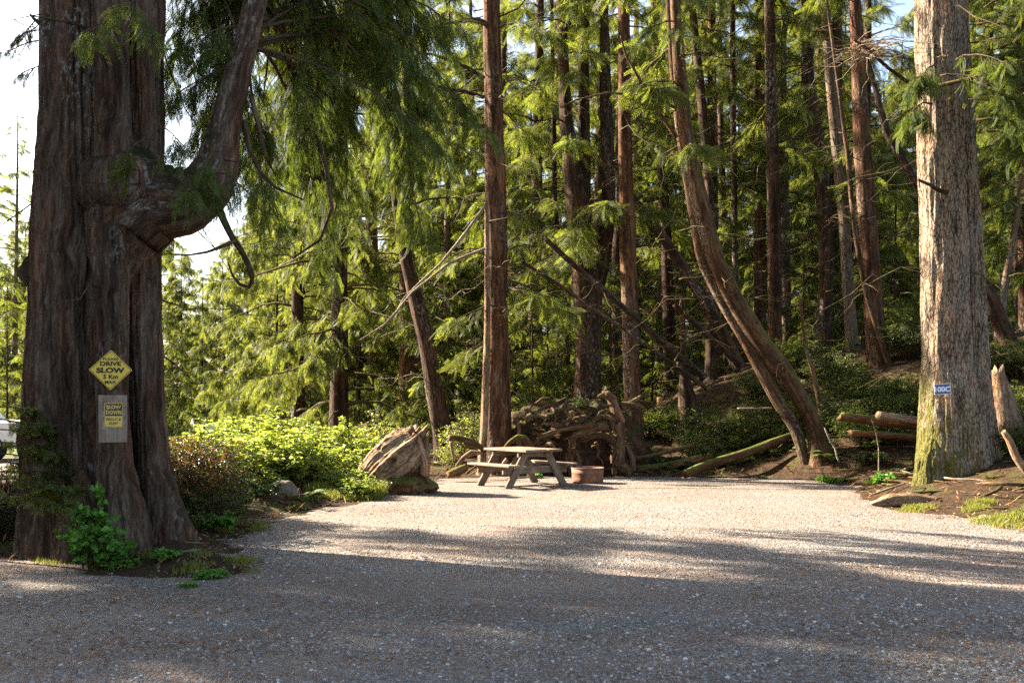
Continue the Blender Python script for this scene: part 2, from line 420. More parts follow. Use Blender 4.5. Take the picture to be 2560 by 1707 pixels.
def forest_floor_mat():
    m, nt = new_mat('forest_floor'); g = G(nt)
    tc = g.n('ShaderNodeTexCoord').outputs['Object']
    f = g.noise(tc, 9, 8, 0.75); f2 = g.noise(tc, 60, 4, 0.7); ms = g.noise(tc, 0.8, 5, 0.7)
    col = g.ramp(g.math('ADD', g.math('MULTIPLY', f, 0.5), g.math('MULTIPLY', f2, 0.5)), [(0.32, (0.010, 0.006, 0.004)), (0.5, (0.048, 0.028, 0.016)), (0.72, (0.14, 0.085, 0.05))])
    mcol = g.ramp(f2, [(0.3, (0.03, 0.045, 0.010)), (0.7, (0.10, 0.115, 0.025))])
    col = g.mix(g.ramp(ms, [(0.52, 0.0), (0.66, 0.85)]), col, mcol)
    sp = g.n('ShaderNodeSeparateXYZ'); nt.links.new(tc, sp.inputs[0])
    lawn = g.math('MULTIPLY', g.ramp(g.math('MULTIPLY', sp.outputs['Y'], 0.02), [(0.52, 0.0), (0.66, 1.0)]), g.ramp(g.math('MULTIPLY', sp.outputs['X'], -0.1), [(0.15, 0.0), (0.5, 1.0)]))
    col = g.mix(lawn, col, g.ramp(f2, [(0.3, (0.06, 0.085, 0.02)), (0.7, (0.15, 0.18, 0.05))]))
    b = g.pbsdf(col, 0.95, g.bump(g.math('ADD', f, g.math('MULTIPLY', f2, 0.4)), 0.9, 0.06), 0.1); g.out(b.outputs[0]); return m

def gravel_mat():
    m, nt = new_mat('gravel'); g = G(nt)
    tc = g.n('ShaderNodeTexCoord').outputs['Object']
    wv = g.noise(tc, 14, 3); 
    v1 = g.vor(tc, 78); v2 = g.vor(g.mapv(tc, (1, 1, 1), (3.3, 7.1, 0)), 36)
    pal = [(0.0, (0.06, 0.06, 0.06)), (0.22, (0.18, 0.178, 0.168)), (0.45, (0.26, 0.255, 0.238)), (0.60, (0.19, 0.14, 0.10)), (0.72, (0.34, 0.332, 0.31)), (0.9, (0.12, 0.124, 0.126)), (1.0, (0.55, 0.54, 0.51))]
    s1 = g.n('ShaderNodeSeparateColor'); nt.links.new(v1.outputs['Color'], s1.inputs[0])
    s2 = g.n('ShaderNodeSeparateColor'); nt.links.new(v2.outputs['Color'], s2.inputs[0])
    c1 = g.ramp(s1.outputs[0], pal); c2 = g.ramp(s2.outputs[1], pal)
    pick = g.ramp(s2.outputs[0], [(0.62, 0.0), (0.66, 1.0)])
    col = g.mix(pick, c1, c2)
    gap = g.ramp(v1.outputs['Distance'], [(0.45, 1.0), (0.75, 0.35)])
    gap2 = g.ramp(v2.outputs['Distance'], [(0.45, 1.0), (0.7, 0.45)])
    col = g.mix(1.0, col, g.mix(pick, gap, gap2), 'MULTIPLY')
    # fine tan dust in worn wheel paths, red-brown needle litter in drifts
    big = g.noise(g.mapv(tc, (0.16, 0.5, 1), (4.1, 1.3, 0)), 1.0, 5, 0.65)
    dust = g.ramp(big, [(0.46, 0.0), (0.62, 0.8)])
    fine = g.noise(tc, 120, 3, 0.7)
    dcol = g.ramp(fine, [(0.3, (0.16, 0.135, 0.115)), (0.7, (0.29, 0.25, 0.215))])
    col = g.mix(dust, col, dcol)
    lit = g.noise(g.mapv(tc, (0.35, 0.8, 1), (9.0, 2.0, 0)), 1.3, 6, 0.72)
    lf = g.math('MULTIPLY', g.ramp(lit, [(0.40, 0.25), (0.58, 1.0)]), g.ramp(g.noise(tc, 42, 5, 0.8), [(0.47, 0.0), (0.56, 0.9)]))
    col = g.mix(lf, col, (0.17, 0.082, 0.042))
    hh = g.math('SUBTRACT', 1.0, g.mix(pick, v1.outputs['Distance'], g.math('MULTIPLY', v2.outputs['Distance'], 1.6)))
    hh = g.math('ADD', g.math('MULTIPLY', hh, 0.8), g.math('MULTIPLY', wv, 0.6))
    b = g.pbsdf(col, 0.9, g.bump(hh, 0.85, 0.022), 0.2); g.out(b.outputs[0]); return m
M['floor'] = forest_floor_mat(); M['gravel'] = gravel_mat()

mb = MB(); V, Q = grid_mesh(axis(-26, 32, 0.25, 420, 14), axis(1, 62, 0.25, 420, 14), ground_z); mb.add(V, Q, 0, None, True)
ground = bpy.data.objects.new('ground', mb.mesh('ground', M['floor'])); COL.objects.link(ground); ground['kind'] = 'structure'

def gravel_z(X, Y):
    s = sdf(np.stack([X, Y], 1), EDGE); nz = fbm(np.stack([X * 1.1, Y * 1.1, 0 * X + 8], 1), 5, 0.65)
    return ground_z(X, Y) + np.clip((-s + 0.75 * nz) * 0.07, -0.30, 0.012)
mb = MB(); V, Q = grid_mesh(axis(-9, 9, 0.10, 24, 8), axis(3.0, 22.2, 0.10, 0.01, 1), gravel_z)
V2, Q2 = grid_mesh(np.linspace(-33, 33, 30), np.linspace(-25, 2.99, 12), gravel_z); mb.add(V, Q, 0, None, True); mb.add(V2, Q2, 0, None, True)
gr = bpy.data.objects.new('gravel_clearing', mb.mesh('gravel_clearing', M['gravel'])); COL.objects.link(gr); gr['kind'] = 'structure'
def pad_z(X, Y):
    s = sdf(np.stack([X, Y], 1), PAD); nz = fbm(np.stack([X * 1.1, Y * 1.1, 0 * X + 8], 1), 4)
    return ground_z(X, Y) + np.clip((-s + 0.4 * nz) * 0.10, -0.30, 0.012)
mb = MB(); V, Q = grid_mesh(np.linspace(-60, -7, 120), np.linspace(20, 32, 50), pad_z); mb.add(V, Q, 0, None, True)
pd = bpy.data.objects.new('gravel_road', mb.mesh('gravel_road', M['gravel'])); COL.objects.link(pd); pd['kind'] = 'structure'

# loose stones and litter lying on the gravel
rng = np.random.default_rng(7)
def scatter_xy(n, dmin, dmax, rng, power=1.0):
    d = dmin + (dmax - dmin) * rng.random(n) ** power
    x = (rng.random(n) * 1.16 - 0.58) * d
    return x, d
ICO = np.array([[0, 0, 1], [0.894, 0, 0.447], [0.276, 0.851, 0.447], [-0.724, 0.526, 0.447], [-0.724, -0.526, 0.447], [0.276, -0.851, 0.447], [0.724, 0.526, -0.447], [-0.276, 0.851, -0.447], [-0.894, 0, -0.447], [-0.276, -0.851, -0.447], [0.724, -0.526, -0.447], [0, 0, -1]])
ICF = np.array([[0, 1, 2], [0, 2, 3], [0, 3, 4], [0, 4, 5], [0, 5, 1], [1, 6, 2], [2, 7, 3], [3, 8, 4], [4, 9, 5], [5, 10, 1], [6, 7, 2], [7, 8, 3], [8, 9, 4], [9, 10, 5], [10, 6, 1]])
def stones(mb, x, y, z, r, rng):
    n = len(x)
    sc = r[:, None] * (0.6 + 0.7 * rng.random((n, 3))); sc[:, 2] *= 0.6
    a = rng.random(n) * 6.28; c, s = np.cos(a)[:, None], np.sin(a)[:, None]
    L = ICO[None] * sc[:, None, :] * (0.8 + 0.4 * rng.random((n, 12, 1)))
    X = L[..., 0] * c - L[..., 1] * s; Y = L[..., 0] * s + L[..., 1] * c
    P = np.stack([X + x[:, None], Y + y[:, None], L[..., 2] + (z + 0.15 * r)[:, None]], -1)
    F = (ICF[None] + (np.arange(n) * 12)[:, None, None]).reshape(-1, 3)
    mb.add(P.reshape(-1, 3), F)
def stone_mat():
    m, nt = new_mat('stone'); g = G(nt); geo = g.n('ShaderNodeNewGeometry')
    c = g.ramp(geo.outputs['Random Per Island'], [(0.0, (0.09, 0.088, 0.09)), (0.3, (0.20, 0.185, 0.175)), (0.55, (0.30, 0.275, 0.255)), (0.7, (0.19, 0.13, 0.10)), (0.85, (0.36, 0.335, 0.31)), (1.0, (0.55, 0.53, 0.50))])
    b = g.pbsdf(c, 0.85, None, 0.2); g.out(b.outputs[0]); return m
M['stone'] = stone_mat()
x, y = scatter_xy(42000, 4.6, 15.5, rng, 1.25); nz = fbm(np.stack([x * 0.25, y * 0.9, 0 * x], 1), 4)
sd_ = sdf(np.stack([x, y], 1), EDGE); keep = (rng.random(len(x)) < np.clip(np.exp(-np.maximum(sd_ - 0.05, 0) / 0.30), 0, 1)) & (sd_ < 1.4) & (rng.random(len(x)) < np.clip(0.62 + 1.3 * nz, 0.08, 1)); x, y = x[keep], y[keep]
r = 0.005 + 0.010 * rng.random(len(x)) ** 2.2; r[rng.random(len(x)) < 0.010] *= 1.9
mb = MB(); stones(mb, x, y, np.maximum(gravel_z(x, y), ground_z(x, y)), r, rng)
o = bpy.data.objects.new('loose_gravel', mb.mesh('loose_gravel', M['stone'])); COL.objects.link(o); o['kind'] = 'stuff'

def slivers(mb, x, y, z, ln, wd, rng, tilt=0.25):
    n = len(x); a = rng.random(n) * 6.28; t = (rng.random(n) - 0.5) * 2 * tilt
    d = np.stack([np.cos(a), np.sin(a), t], 1); p = np.stack([-np.sin(a), np.cos(a), (rng.random(n) - 0.5) * 0.8], 1)
    c = np.stack([x, y, z], 1) + np.array([0, 0, 0.004]) + np.stack([0 * x, 0 * x, np.abs(t) * ln * 0.5], 1)
    b = np.stack([-p[:, 1], p[:, 0], 0 * t], 1) * 0
    P = np.stack([c - d * ln[:, None] / 2, c + p * wd[:, None] / 2, c + d * ln[:, None] / 2, c - p * wd[:, None] / 2], 1)
    mb.add(P.reshape(-1, 3), (np.arange(n) * 4)[:, None] + np.array([0, 1, 2, 3])[None])
x, y = scatter_xy(60000, 4.6, 21, rng, 1.0); nz = fbm(np.stack([x * 0.4, y * 0.8, 0 * x + 3], 1), 4)
s = sdf(np.stack([x, y], 1), EDGE)
keep = (s < 0) & ((rng.random(len(x)) < np.clip(0.10 + 2.2 * nz, 0.04, 1)) | (rng.random(len(x)) < np.exp(s / 0.5)))
x, y = x[keep], y[keep]; mb = MB()
slivers(mb, x, y, gravel_z(x, y), 0.015 + 0.06 * rng.random(len(x)) ** 2, 0.006 + 0.010 * rng.random(len(x)), rng)
o = bpy.data.objects.new('needle_litter', mb.mesh('needle_litter', M['litter'])); COL.objects.link(o); o['kind'] = 'stuff'
# litter of the forest floor
x = rng.uniform(-7, 17, 60000); y = rng.uniform(9, 34, 60000); s = sdf(np.stack([x, y], 1), EDGE)
keep = (s > -0.1) & (np.abs(x) < 0.56 * y) & (rng.random(len(x)) < np.clip(np.exp(-s / 5), 0.25, 1)); x, y = x[keep], y[keep]; mb = MB()
slivers(mb, x, y, ground_z(x, y) + 0.01, 0.03 + 0.22 * rng.random(len(x)) ** 3, 0.008 + 0.02 * rng.random(len(x)), rng, 0.6)
o = bpy.data.objects.new('forest_litter', mb.mesh('forest_litter', M['litter'])); COL.objects.link(o); o['kind'] = 'stuff'

# ------------------------------------------------------------------ foliage tools
def frond(nside, ang, w, l0, tapr=0.75, sag=0.25, half=0.5):
    """unit spray along +X: pairs of strands on a spine, drooping in -Z; one quad per strand"""
    V = []; Fc = []
    def strand(p, d, L, w):
        q = np.array([-d[1], d[0], 0.0]); k = len(V)
        zs = lambda P: P + np.array([0, 0, -sag * (P[0] ** 2 + 0.5 * P[1] ** 2)])
        V.extend([zs(p), zs(p + d * L * half + q * w / 2), zs(p + d * L), zs(p + d * L * half - q * w / 2)]); Fc.append([k, k + 1, k + 2, k + 3])
    for i in range(nside):
        t = 0.06 + 0.84 * i / nside
        for sd in (-1, 1):
            a = math.radians(ang) * sd
            strand(np.array([t + 0.02 * sd, 0, 0]), np.array([math.cos(a), math.sin(a), 0]), l0 * (1 - tapr * t), w)
    strand(np.array([0, 0, 0.0]), np.array([1.0, 0, 0]), 1.0, w * 0.8)
    return np.array(V), np.array(Fc)
FR_HI = frond(14, 40, 0.030, 0.27, 0.62, 0.40, 0.6)
FR_MID = frond(11, 42, 0.040, 0.27, 0.6, 0.42)
FR_LOW = frond(3, 45, 0.22, 0.62, 0.6, 0.3)
FR_HEM = frond(12, 56, 0.034, 0.19, 0.45, 0.28)
FR_HEMHI = frond(10, 58, 0.07, 0.40, 0.7, 0.22)

def place(mb, tmpl, O, X, N, S, mat=1):
    V, F = tmpl
    X = norm(X); Y = norm(np.cross(N, X)); Z = np.cross(X, Y)
    P = O[:, None, :] + S[:, None, None] * (V[None, :, 0:1] * X[:, None, :] + V[None, :, 1:2] * Y[:, None, :] + V[None, :, 2:3] * Z[:, None, :])
    n = len(O); k = len(V)
    mb.add(P.reshape(-1, 3), (F[None] + (np.arange(n) * k)[:, None, None]).reshape(-1, F.shape[1]), mat)

UP = np.array([0, 0, 1.0])
def dress(mb, pts, rng, tmpl, t0=0.15, nlet=24, let=0.6, spr=4, size=0.35, hang=0.5, vert=0.0, twigs=True, taper=0.7, lat=1.0):
    """branchlets and sprays along a limb. hang: how far sprays droop; vert: share of sprays hanging as curtains"""
    n = len(pts); seg = np.concatenate([[0], np.cumsum(np.linalg.norm(np.diff(pts, axis=0), axis=1))]); L = seg[-1]
    t = t0 + (1 - t0) * np.sqrt(rng.random(nlet)) if nlet > 1 else np.array([1.0])
    P = np.stack([np.interp(t * L, seg, pts[:, k]) for k in range(3)], 1)
    T = np.stack([np.interp(t * L, seg, np.gradient(pts[:, k], seg)) for k in range(3)], 1); T = norm(T)
    H = norm(np.cross(T, UP) + 1e-6)
    sd = np.where(rng.random(nlet) < 0.5, -1.0, 1.0)[:, None]
    D = norm(T * (0.7 + 0.3 * rng.random((nlet, 1))) + lat * sd * H * (0.5 + 0.6 * rng.random((nlet, 1))) + UP * (rng.random((nlet, 1)) * 0.5 - 0.25 - 0.5 * hang))
    ln = let * (0.55 + 0.75 * rng.random(nlet)) * (1 - taper * np.abs(t - 0.35) / 0.65)
    ln = np.maximum(ln, 0.12)
    f = (np.arange(spr)[None, :] + rng.random((nlet, spr))) / spr
    O = P[:, None, :] + D[:, None, :] * (ln[:, None] * f)[..., None] - UP * (hang * 0.55 * ln[:, None] * f ** 2)[..., None]
    if twigs:
        e = P + D * ln[:, None] - UP * (hang * 0.55 * ln)[:, None]; m = (P + e) / 2 + UP * (hang * 0.12 * ln)[:, None]
        w = norm(np.cross(D, UP) + 1e-6) * (0.004 + 0.006 * ln)[:, None]; u = UP * (0.004 + 0.006 * ln)[:, None]
        Vt = np.stack([P - w, P + w, P + u, m - w * .7, m + w * .7, m + u * .7, e], 1).reshape(-1, 3)
        base = (np.arange(nlet) * 7)[:, None]
        q = np.concatenate([base + np.array(r)[None] for r in ([0, 1, 4, 3], [1, 2, 5, 4], [2, 0, 3, 5])]); tr = np.concatenate([base + np.array(r)[None] for r in ([3, 4, 6], [4, 5, 6], [5, 3, 6])])
        mb.add(Vt, [q, tr], 0)
    O = O.reshape(-1, 3); Dr = np.repeat(D, spr, 0); k = len(O)
    s2 = np.where(rng.random(k) < 0.5, -1.0, 1.0)[:, None]; Hs = norm(np.cross(Dr, UP) + 1e-6)
    X = norm(Dr * 0.8 + s2 * Hs * (0.2 + 0.7 * rng.random((k, 1))) - UP * (hang * (0.4 + 0.9 * rng.random((k, 1)))) + 0.25 * rng.normal(size=(k, 3)))
    N = norm(UP + 0.45 * rng.normal(size=(k, 3)))
    cur = (rng.random(k) < vert)
    X[cur] = norm(np.stack([0.45 * rng.normal(size=cur.sum()), 0.45 * rng.normal(size=cur.sum()), -1 - 0 * rng.random(cur.sum())], 1))
    N[cur] = norm(np.stack([rng.normal(size=cur.sum()), rng.normal(size=cur.sum()), 0.2 * rng.normal(size=cur.sum())], 1))
    place(mb, tmpl, O, X, N, size * (0.6 + 0.7 * rng.random(k)))

def limb(start, az, L, rise=0.3, sag=0.5, n=9, rng=None, wob=0.05, tip=0.0):
    t = np.linspace(0, 1, n)[:, None]
    d = np.array([math.cos(az), math.sin(az), 0.0])
    p = np.asarray(start) + d * L * t + UP * (L * (rise * t - sag * t ** 2 + tip * t ** 4))
    if rng is not None: p = p + np.cumsum(rng.normal(size=(n, 3)) * wob * L / n, 0) * (t > 0)
    return p

def crown(rng, H, z0, nl, Lmax, rise, sag, tip, tmpl, nlet, let, spr, size, hang, vert, dead=0, r0=0.05, lowtaper=0.25):
    mb = MB()
    for i in range(nl):
        f = (i + rng.random()) / nl; z = z0 + (H - z0) * f
        prof = (lowtaper + (1 - lowtaper) * min(1, f / 0.25)) * (1 - f) ** 0.75 if f > 0 else lowtaper
        L = max(0.35, Lmax * prof * (0.7 + 0.5 * rng.random()))
        az = rng.random() * 6.283
        p = limb((0, 0, z), az, L, rise * (1 + 0.6 * rng.normal() * 0.5) + 0.4 * f, sag, 7, rng, 0.10, tip)
        tube(mb, p, np.linspace(min(r0, 0.012 * L + 0.01), 0.006, 7), 4, 0, smooth=True)
        k = max(4, int(nlet * (L / Lmax) ** 0.8))
        dress(mb, p, rng, tmpl, 0.18, k, let * (0.5 + 0.5 * L / Lmax), spr, size, hang, vert, True)
    for i in range(dead):
        z = rng.uniform(1.2, z0 + 2.5); L = rng.uniform(0.4, 2.2)
        p = limb((0, 0, z), rng.random() * 6.283, L, 0.15 * rng.normal(), 0.25, 6, rng, 0.35)
        tube(mb, p, np.linspace(0.016, 0.003, 6), 4, 0)
        for q in range(4):
            a = p[2 + q % 4]; p2 = limb(a, rng.random() * 6.283, L * 0.35, 0.1 * rng.normal(), 0.1, 4, rng, 0.4)
            tube(mb, p2, np.linspace(0.007, 0.002, 4), 3, 0)
    return mb

rc = np.random.default_rng(21)
CR = {}
CR['hem_a'] = crown(rc, 21, 3.6, 58, 3.3, 0.10, 0.38, 0.0, FR_HEM, 34, 0.75, 3, 0.50, 0.35, 0.0, 14).mesh('crown', [M['twig'], M['hem_leaf']])
CR['hem_b'] = crown(rc, 24, 5.5, 54, 3.0, 0.05, 0.42, 0.05, FR_HEM, 34, 0.8, 3, 0.52, 0.4, 0.0, 18).mesh('crown', [M['twig'], M['hem_leaf']])
CR['hem_c'] = crown(rc, 17, 2.0, 58, 2.8, 0.15, 0.35, 0.0, FR_HEM, 32, 0.7, 3, 0.48, 0.3, 0.0, 8).mesh('crown', [M['twig'], M['hem_leaf']])
CR['ced_a'] = crown(rc, 22, 3.0, 56, 3.6, 0.25, 0.75, 0.35, FR_MID, 36, 0.8, 4, 0.44, 0.75, 0.55, 8).mesh('crown', [M['twig'], M['mid_leaf']])
CR['ced_b'] = crown(rc, 18, 0.9, 72, 3.2, 0.2, 0.8, 0.35, FR_MID, 38, 0.8, 4, 0.42, 0.8, 0.6, 4, 0.05, 0.8).mesh('crown', [M['twig'], M['mid_leaf']])
CR['high'] = crown(rc, 26, 9.5, 46, 3.2, 0.05, 0.4, 0.05, FR_HEM, 32, 0.85, 3, 0.52, 0.4, 0.1, 26).mesh('crown', [M['twig'], M['hem_leaf']])
CR['broad'] = crown(rc, 13, 0.4, 84, 3.3, 0.2, 0.55, 0.2, FR_MID, 28, 0.9, 4, 0.48, 0.6, 0.35, 0, 0.04, 0.85).mesh('crown', [M['twig'], M['mid_leaf']])
CR['young'] = crown(rc, 6.5, 0.3, 50, 1.7, 0.15, 0.45, 0.0, FR_HEM, 22, 0.5, 3, 0.36, 0.4, 0.0, 0, 0.02, 0.8).mesh('crown', [M['twig'], M['hem_leaf']])

def trunk_shape(seed, fl=0.45, lobes=6):
    def f(th, s):
        return 1 + 0 * th * s
    return f

def px_line(rows, D, z_lo=None, dz_hi=None, tilt_y=0.0):
    """rows (v, uL, uR) -> centre points and radii, bottom to top"""
    rows = sorted(rows, key=lambda r: -r[0]); P = []; R = []
    for v, a, b in rows:
        p = W((a + b) / 2, v, D); P.append(p)
        R.append((b - a) / 2 / F_PX * D)
    P = np.array(P); R = np.array(R)
    for i in range(len(P)):                        # true radius of a leaning stem is narrower than its horizontal cut
        j0, j1 = max(0, i - 1), min(len(P) - 1, i + 1); d = P[j1] - P[j0]; R[i] *= abs(d[2]) / np.linalg.norm(d)
    if z_lo is not None and z_lo < P[0][2]:
        d = P[0] - P[1]; d = d / max(0.05, abs(d[2])); q = P[0] + d * (P[0][2] - z_lo); q[0] = P[0][0] + np.clip(q[0] - P[0][0], -0.6, 0.6)
        P = np.concatenate([[q], P]); R = np.concatenate([[R[0] * 1.08], R])
    if dz_hi:
        d = P[-1] - P[-2]; d = d / d[2]; d[0] = np.clip(d[0], -0.25, 0.25)
        q = P[-1] + d * dz_hi; m = P[-1] + d * dz_hi * 0.5
        P = np.concatenate([P, [m, q]]); R = np.concatenate([R, [R[-1] * 0.75, R[-1] * 0.3]])
    return P, R

def flare(P, R, k=0.5, h=0.45):
    z0 = P[0][2]; out_p = []; out_r = []
    Pn, Rn = resample(P, R, 0.12)
    Rn = Rn * (1 + k * np.exp(-np.maximum(Pn[:, 2] - z0 - 0.25, 0) / h)); return Pn, Rn
# ------------------------------------------------------------------ trees: big lobed trunks
def lobed(mb, D, lobes, v_rows, k=150, amp=0.022, seed=1.0, top=None, groove=1.0, zstep=0.035):
    """a fluted trunk as fused columns; lobes: list of (depth offset, [(v, centre px, radius px)...]) tracing the silhouette"""
    s = D / F_PX
    for li, (oy, rows) in enumerate(lobes):
        r = np.array(rows, float); r = r[np.argsort(-r[:, 0])]                 # bottom to top
        full = r[-1, 0] <= v_rows[0] + 1
        v = np.arange(r[0, 0], r[-1, 0] - 0.01, -zstep / s); n = len(v)
        pc = np.interp(-v, -r[:, 0], r[:, 1]); pr = np.interp(-v, -r[:, 0], r[:, 2])
        ker = np.ones(9) / 9
        if n > 24:
            sm = lambda q: np.convolve(np.pad(q, 4, mode='edge'), ker, 'valid'); pc, pr = sm(pc), sm(pr)
        if not full: pr = pr * np.clip((v - r[-1, 0]) / (0.35 * (r[0, 0] - r[-1, 0])), 0.02, 1) ** 0.6
        if r[0, 0] < v_rows[1] - 1: pr = pr * np.clip((r[0, 0] - v) / (0.35 * (r[0, 0] - r[-1, 0])), 0.02, 1) ** 0.6
        z = CAM_Z + (HOR - v) * s; ps = 1 + oy / D; cx = (pc - 1280) * s * ps; cy = np.full(n, D + oy); R0 = pr * s * ps
        if top and full:
            e = np.linspace(0, 1, 16)[1:]; z = np.concatenate([z, z[-1] + e * (top - z[-1])]); cx = np.concatenate([cx, cx[-1] + 0 * e]); cy = np.concatenate([cy, cy[-1] + 0 * e]); R0 = np.concatenate([R0, R0[-1] * (1 - 0.75 * e)])
        th = np.linspace(0, 2 * np.pi, k, endpoint=False); dx, dy = np.cos(th), np.sin(th)
        R = np.repeat(R0[:, None], k, 1); X = cx[:, None] + dx * R; Y = cy[:, None] + dy * R; Z = np.repeat(z[:, None], k, 1)
        tw = 0.25 * z[:, None]                                                  # fibres wander a little
        N = np.stack([X * 17 + seed + tw, Y * 17 + seed, Z * 0.8], -1); N2 = np.stack([X * 5 + seed, Y * 5, Z * 0.9 + 7], -1)
        R = R + np.minimum(1, R0 / 0.1)[:, None] * (amp * (0.6 - 1.7 * np.abs(fbm(N, 3))) + 0.05 * groove * fbm(N2, 3))
        P = np.stack([cx[:, None] + dx * R, cy[:, None] + dy * R, Z], -1); m = len(z)
        i = np.arange(m - 1)[:, None] * k; j = np.arange(k)[None, :]; j2 = (j + 1) % k
        at = P.copy(); at[..., 0] += 0.06 * np.sin(Z * 0.9)
        mb.add(P.reshape(-1, 3), np.stack([i + j, i + j2, i + k + j2, i + k + j], -1).reshape(-1, 4), 0, at.reshape(-1, 3), True)

# --- the old red cedar with the candelabra limb
cedar = thing('cedar_tree', 'huge old cedar with fluted dark bark and an upswept elbow limb, carrying the yellow signs', 'tree', (-4.18, 10.1, 0))
mb = MB()
lobed(mb, 10.0, [
    (0.52, [(-260, 245, 116), (400, 240, 132), (900, 236, 138), (1200, 244, 150), (1430, 262, 176)]),
    (0.05, [(-260, 176, 60), (0, 180, 65), (400, 168, 70), (700, 156, 74), (900, 150, 75), (1100, 146, 84), (1250, 147, 90), (1430, 150, 104)]),
    (-0.26, [(-260, 276, 30), (0, 276, 34), (420, 284, 46), (600, 282, 42), (700, 279, 38), (1000, 281, 38), (1150, 288, 44), (1300, 312, 58), (1430, 334, 74)]),
    (0.10, [(-260, 364, 34), (0, 364, 37), (400, 360, 39), (700, 361, 38), (900, 366, 40), (1000, 368, 39), (1150, 377, 42), (1250, 396, 49), (1330, 418, 60), (1430, 444, 64)]),
    (-0.05, [(1010, 120, 44), (1060, 100, 46), (1105, 92, 44), (1150, 98, 42), (1200, 110, 44)]),
    (-0.30, [(1160, 205, 30), (1250, 200, 44), (1330, 192, 52), (1430, 182, 62)]),
    (-0.10, [(330, 300, 44), (400, 315, 90), (470, 318, 112), (540, 312, 100), (610, 300, 56)]),
], (-260, 1430), 170, 0.036, 3.0, 23.0)
part('trunk', mb, M['cedar_bark'], cedar)
mb = MB()
lp = np.array([W(292, 720, 10.0), W(298, 640, 9.98), W(318, 560, 9.98), (W(385, 508, 9.97)), W(458, 505, 10.0), W(512, 476, 10.05), W(541, 418, 10.08), W(556, 345, 10.1), W(574, 265, 10.1), W(600, 170, 10.1), W(622, 80, 10.1), W(639, 0, 10.1), W(662, -130, 10.15), W(690, -320, 10.2), W(715, -620, 10.3), W(730, -1100, 10.5)])
tube(mb, lp, np.array([44, 78, 104, 96, 84, 66, 54, 43, 36, 31, 29, 30, 29, 26, 20, 9]) * 10 / F_PX, 48, 0, 0.06, 0.10, 1.6, 1.4, 0.10, 4.0)
part('limb', mb, M['cedar_bark'], cedar)
def pxbranch(rows, D, w0, w1, mat, parent, k=7, dy=0.0, name='branch', amp=0.15):
    n = len(rows); P = np.array([W(u, v, D + dy * i / max(1, n - 1)) for i, (u, v) in enumerate(rows)])
    b = MB(); tube(b, P, np.linspace(w0, w1, n) * D / F_PX / 2, k, 0, 0.05, amp, 3, 6, 0, rows[0][0] * 0.01)
    return part(name, b, mat, parent)
pxbranch([(540, 500), (556, 545), (578, 590), (604, 628), (622, 665), (632, 700), (622, 718), (600, 712), (582, 690), (570, 655)], 9.95, 21, 4, M['cedar_bark'], cedar)
pxbranch([(590, 600), (560, 614), (520, 630), (470, 638), (410, 635)], 9.9, 11, 3, M['cedar_bark'], cedar)
pxbranch([(610, 300), (622, 370), (650, 430), (690, 470), (760, 500)], 10.2, 16, 4, M['cedar_bark'], cedar, 7, 0.3)
pxbranch([(628, 240), (650, 330), (668, 400), (690, 440)], 10.0, 14, 4, M['cedar_bark'], cedar)
pxbranch([(655, -20), (690, 60), (720, 150), (760, 240), (790, 330), (815, 420), (830, 520), (800, 600), (740, 640)], 11.2, 24, 5, M['cedar_bark'], cedar, 7, 0.6)
pxbranch([(740, -60), (790, 30), (850, 90), (900, 140)], 11.0, 16, 4, M['cedar_bark'], cedar)
pxbranch([(112, 58), (92, 56), (75, 36)], 10.0, 16, 5, M['cedar_bark'], cedar, 6)
mb = MB(); tube(mb, [W(96, 640, 10.1), W(80, 655, 10.1), W(70, 680, 10.1), W(76, 705, 10.1), W(95, 700, 10.1)], np.array([10, 18, 22, 18, 8]) * 10 / F_PX, 14, 0, 0.02, 0.5, 4, 10, 0, 2.0); part('burl', mb, M['cedar_bark'], cedar)

rng = np.random.default_rng(11); mb = MB()
def nearlimb(s, az, L, rise=0.25, sag=0.9, tip=0.35, n=26, size=0.30, hang=0.7, vert=0.55, r=0.022, let=0.55, spr=6, tm=FR_HI):
    p = limb(s, az, L, rise, sag, 11, rng, 0.14, tip); tube(mb, p, np.linspace(r, 0.005, 11), 6, 0)
    dress(mb, p, rng, tm, 0.15, n, let, spr, size, hang, vert)
def bough(u, v, d):
    j = int(rng.integers(9, 15)); s0 = lp[j] + (lp[min(15, j + 1)] - lp[j]) * rng.random(); e = W(u, v, d); L = np.linalg.norm(e - s0)
    m = (s0 + e) / 2 + UP * (0.22 + 0.16 * rng.random()) * L + 0.10 * L * rng.normal(size=3); t = np.linspace(0, 1, 12)[:, None]
    p = (1 - t) ** 2 * s0 + 2 * t * (1 - t) * m + t * t * e + np.cumsum(rng.normal(size=(12, 3)) * 0.012 * L, 0) * t
    tube(mb, p, np.linspace(0.010 + 0.005 * L, 0.004, 12), 6, 0)
    dress(mb, p, rng, FR_HI, 0.30, int(8 + 7 * L), 0.55, 4, 0.28, 0.6, 0.42, True, 0.4)
for u in range(470, 1180, 62):
    for v in (-40, 70, 190, 310, 420, 520, 590):
        if (u < 640 and v > 480) or (v > 540 and (u < 700 or u > 900)) or (u > 1040 and v > 450): continue
        bough(u + rng.uniform(-35, 35), v + rng.uniform(-55, 55), rng.uniform(10.5, 14.5) if u > 620 else rng.uniform(10.5, 11.8))
for i in range(12):                                     # towards the trunk side: short, thin
    j = rng.integers(9, 15); nearlimb(lp[j], rng.uniform(2.0, 4.2), rng.uniform(0.5, 1.0), 0.2, 0.9, 0.3, 8, 0.24, 0.6, 0.5, 0.012, 0.4, 5)
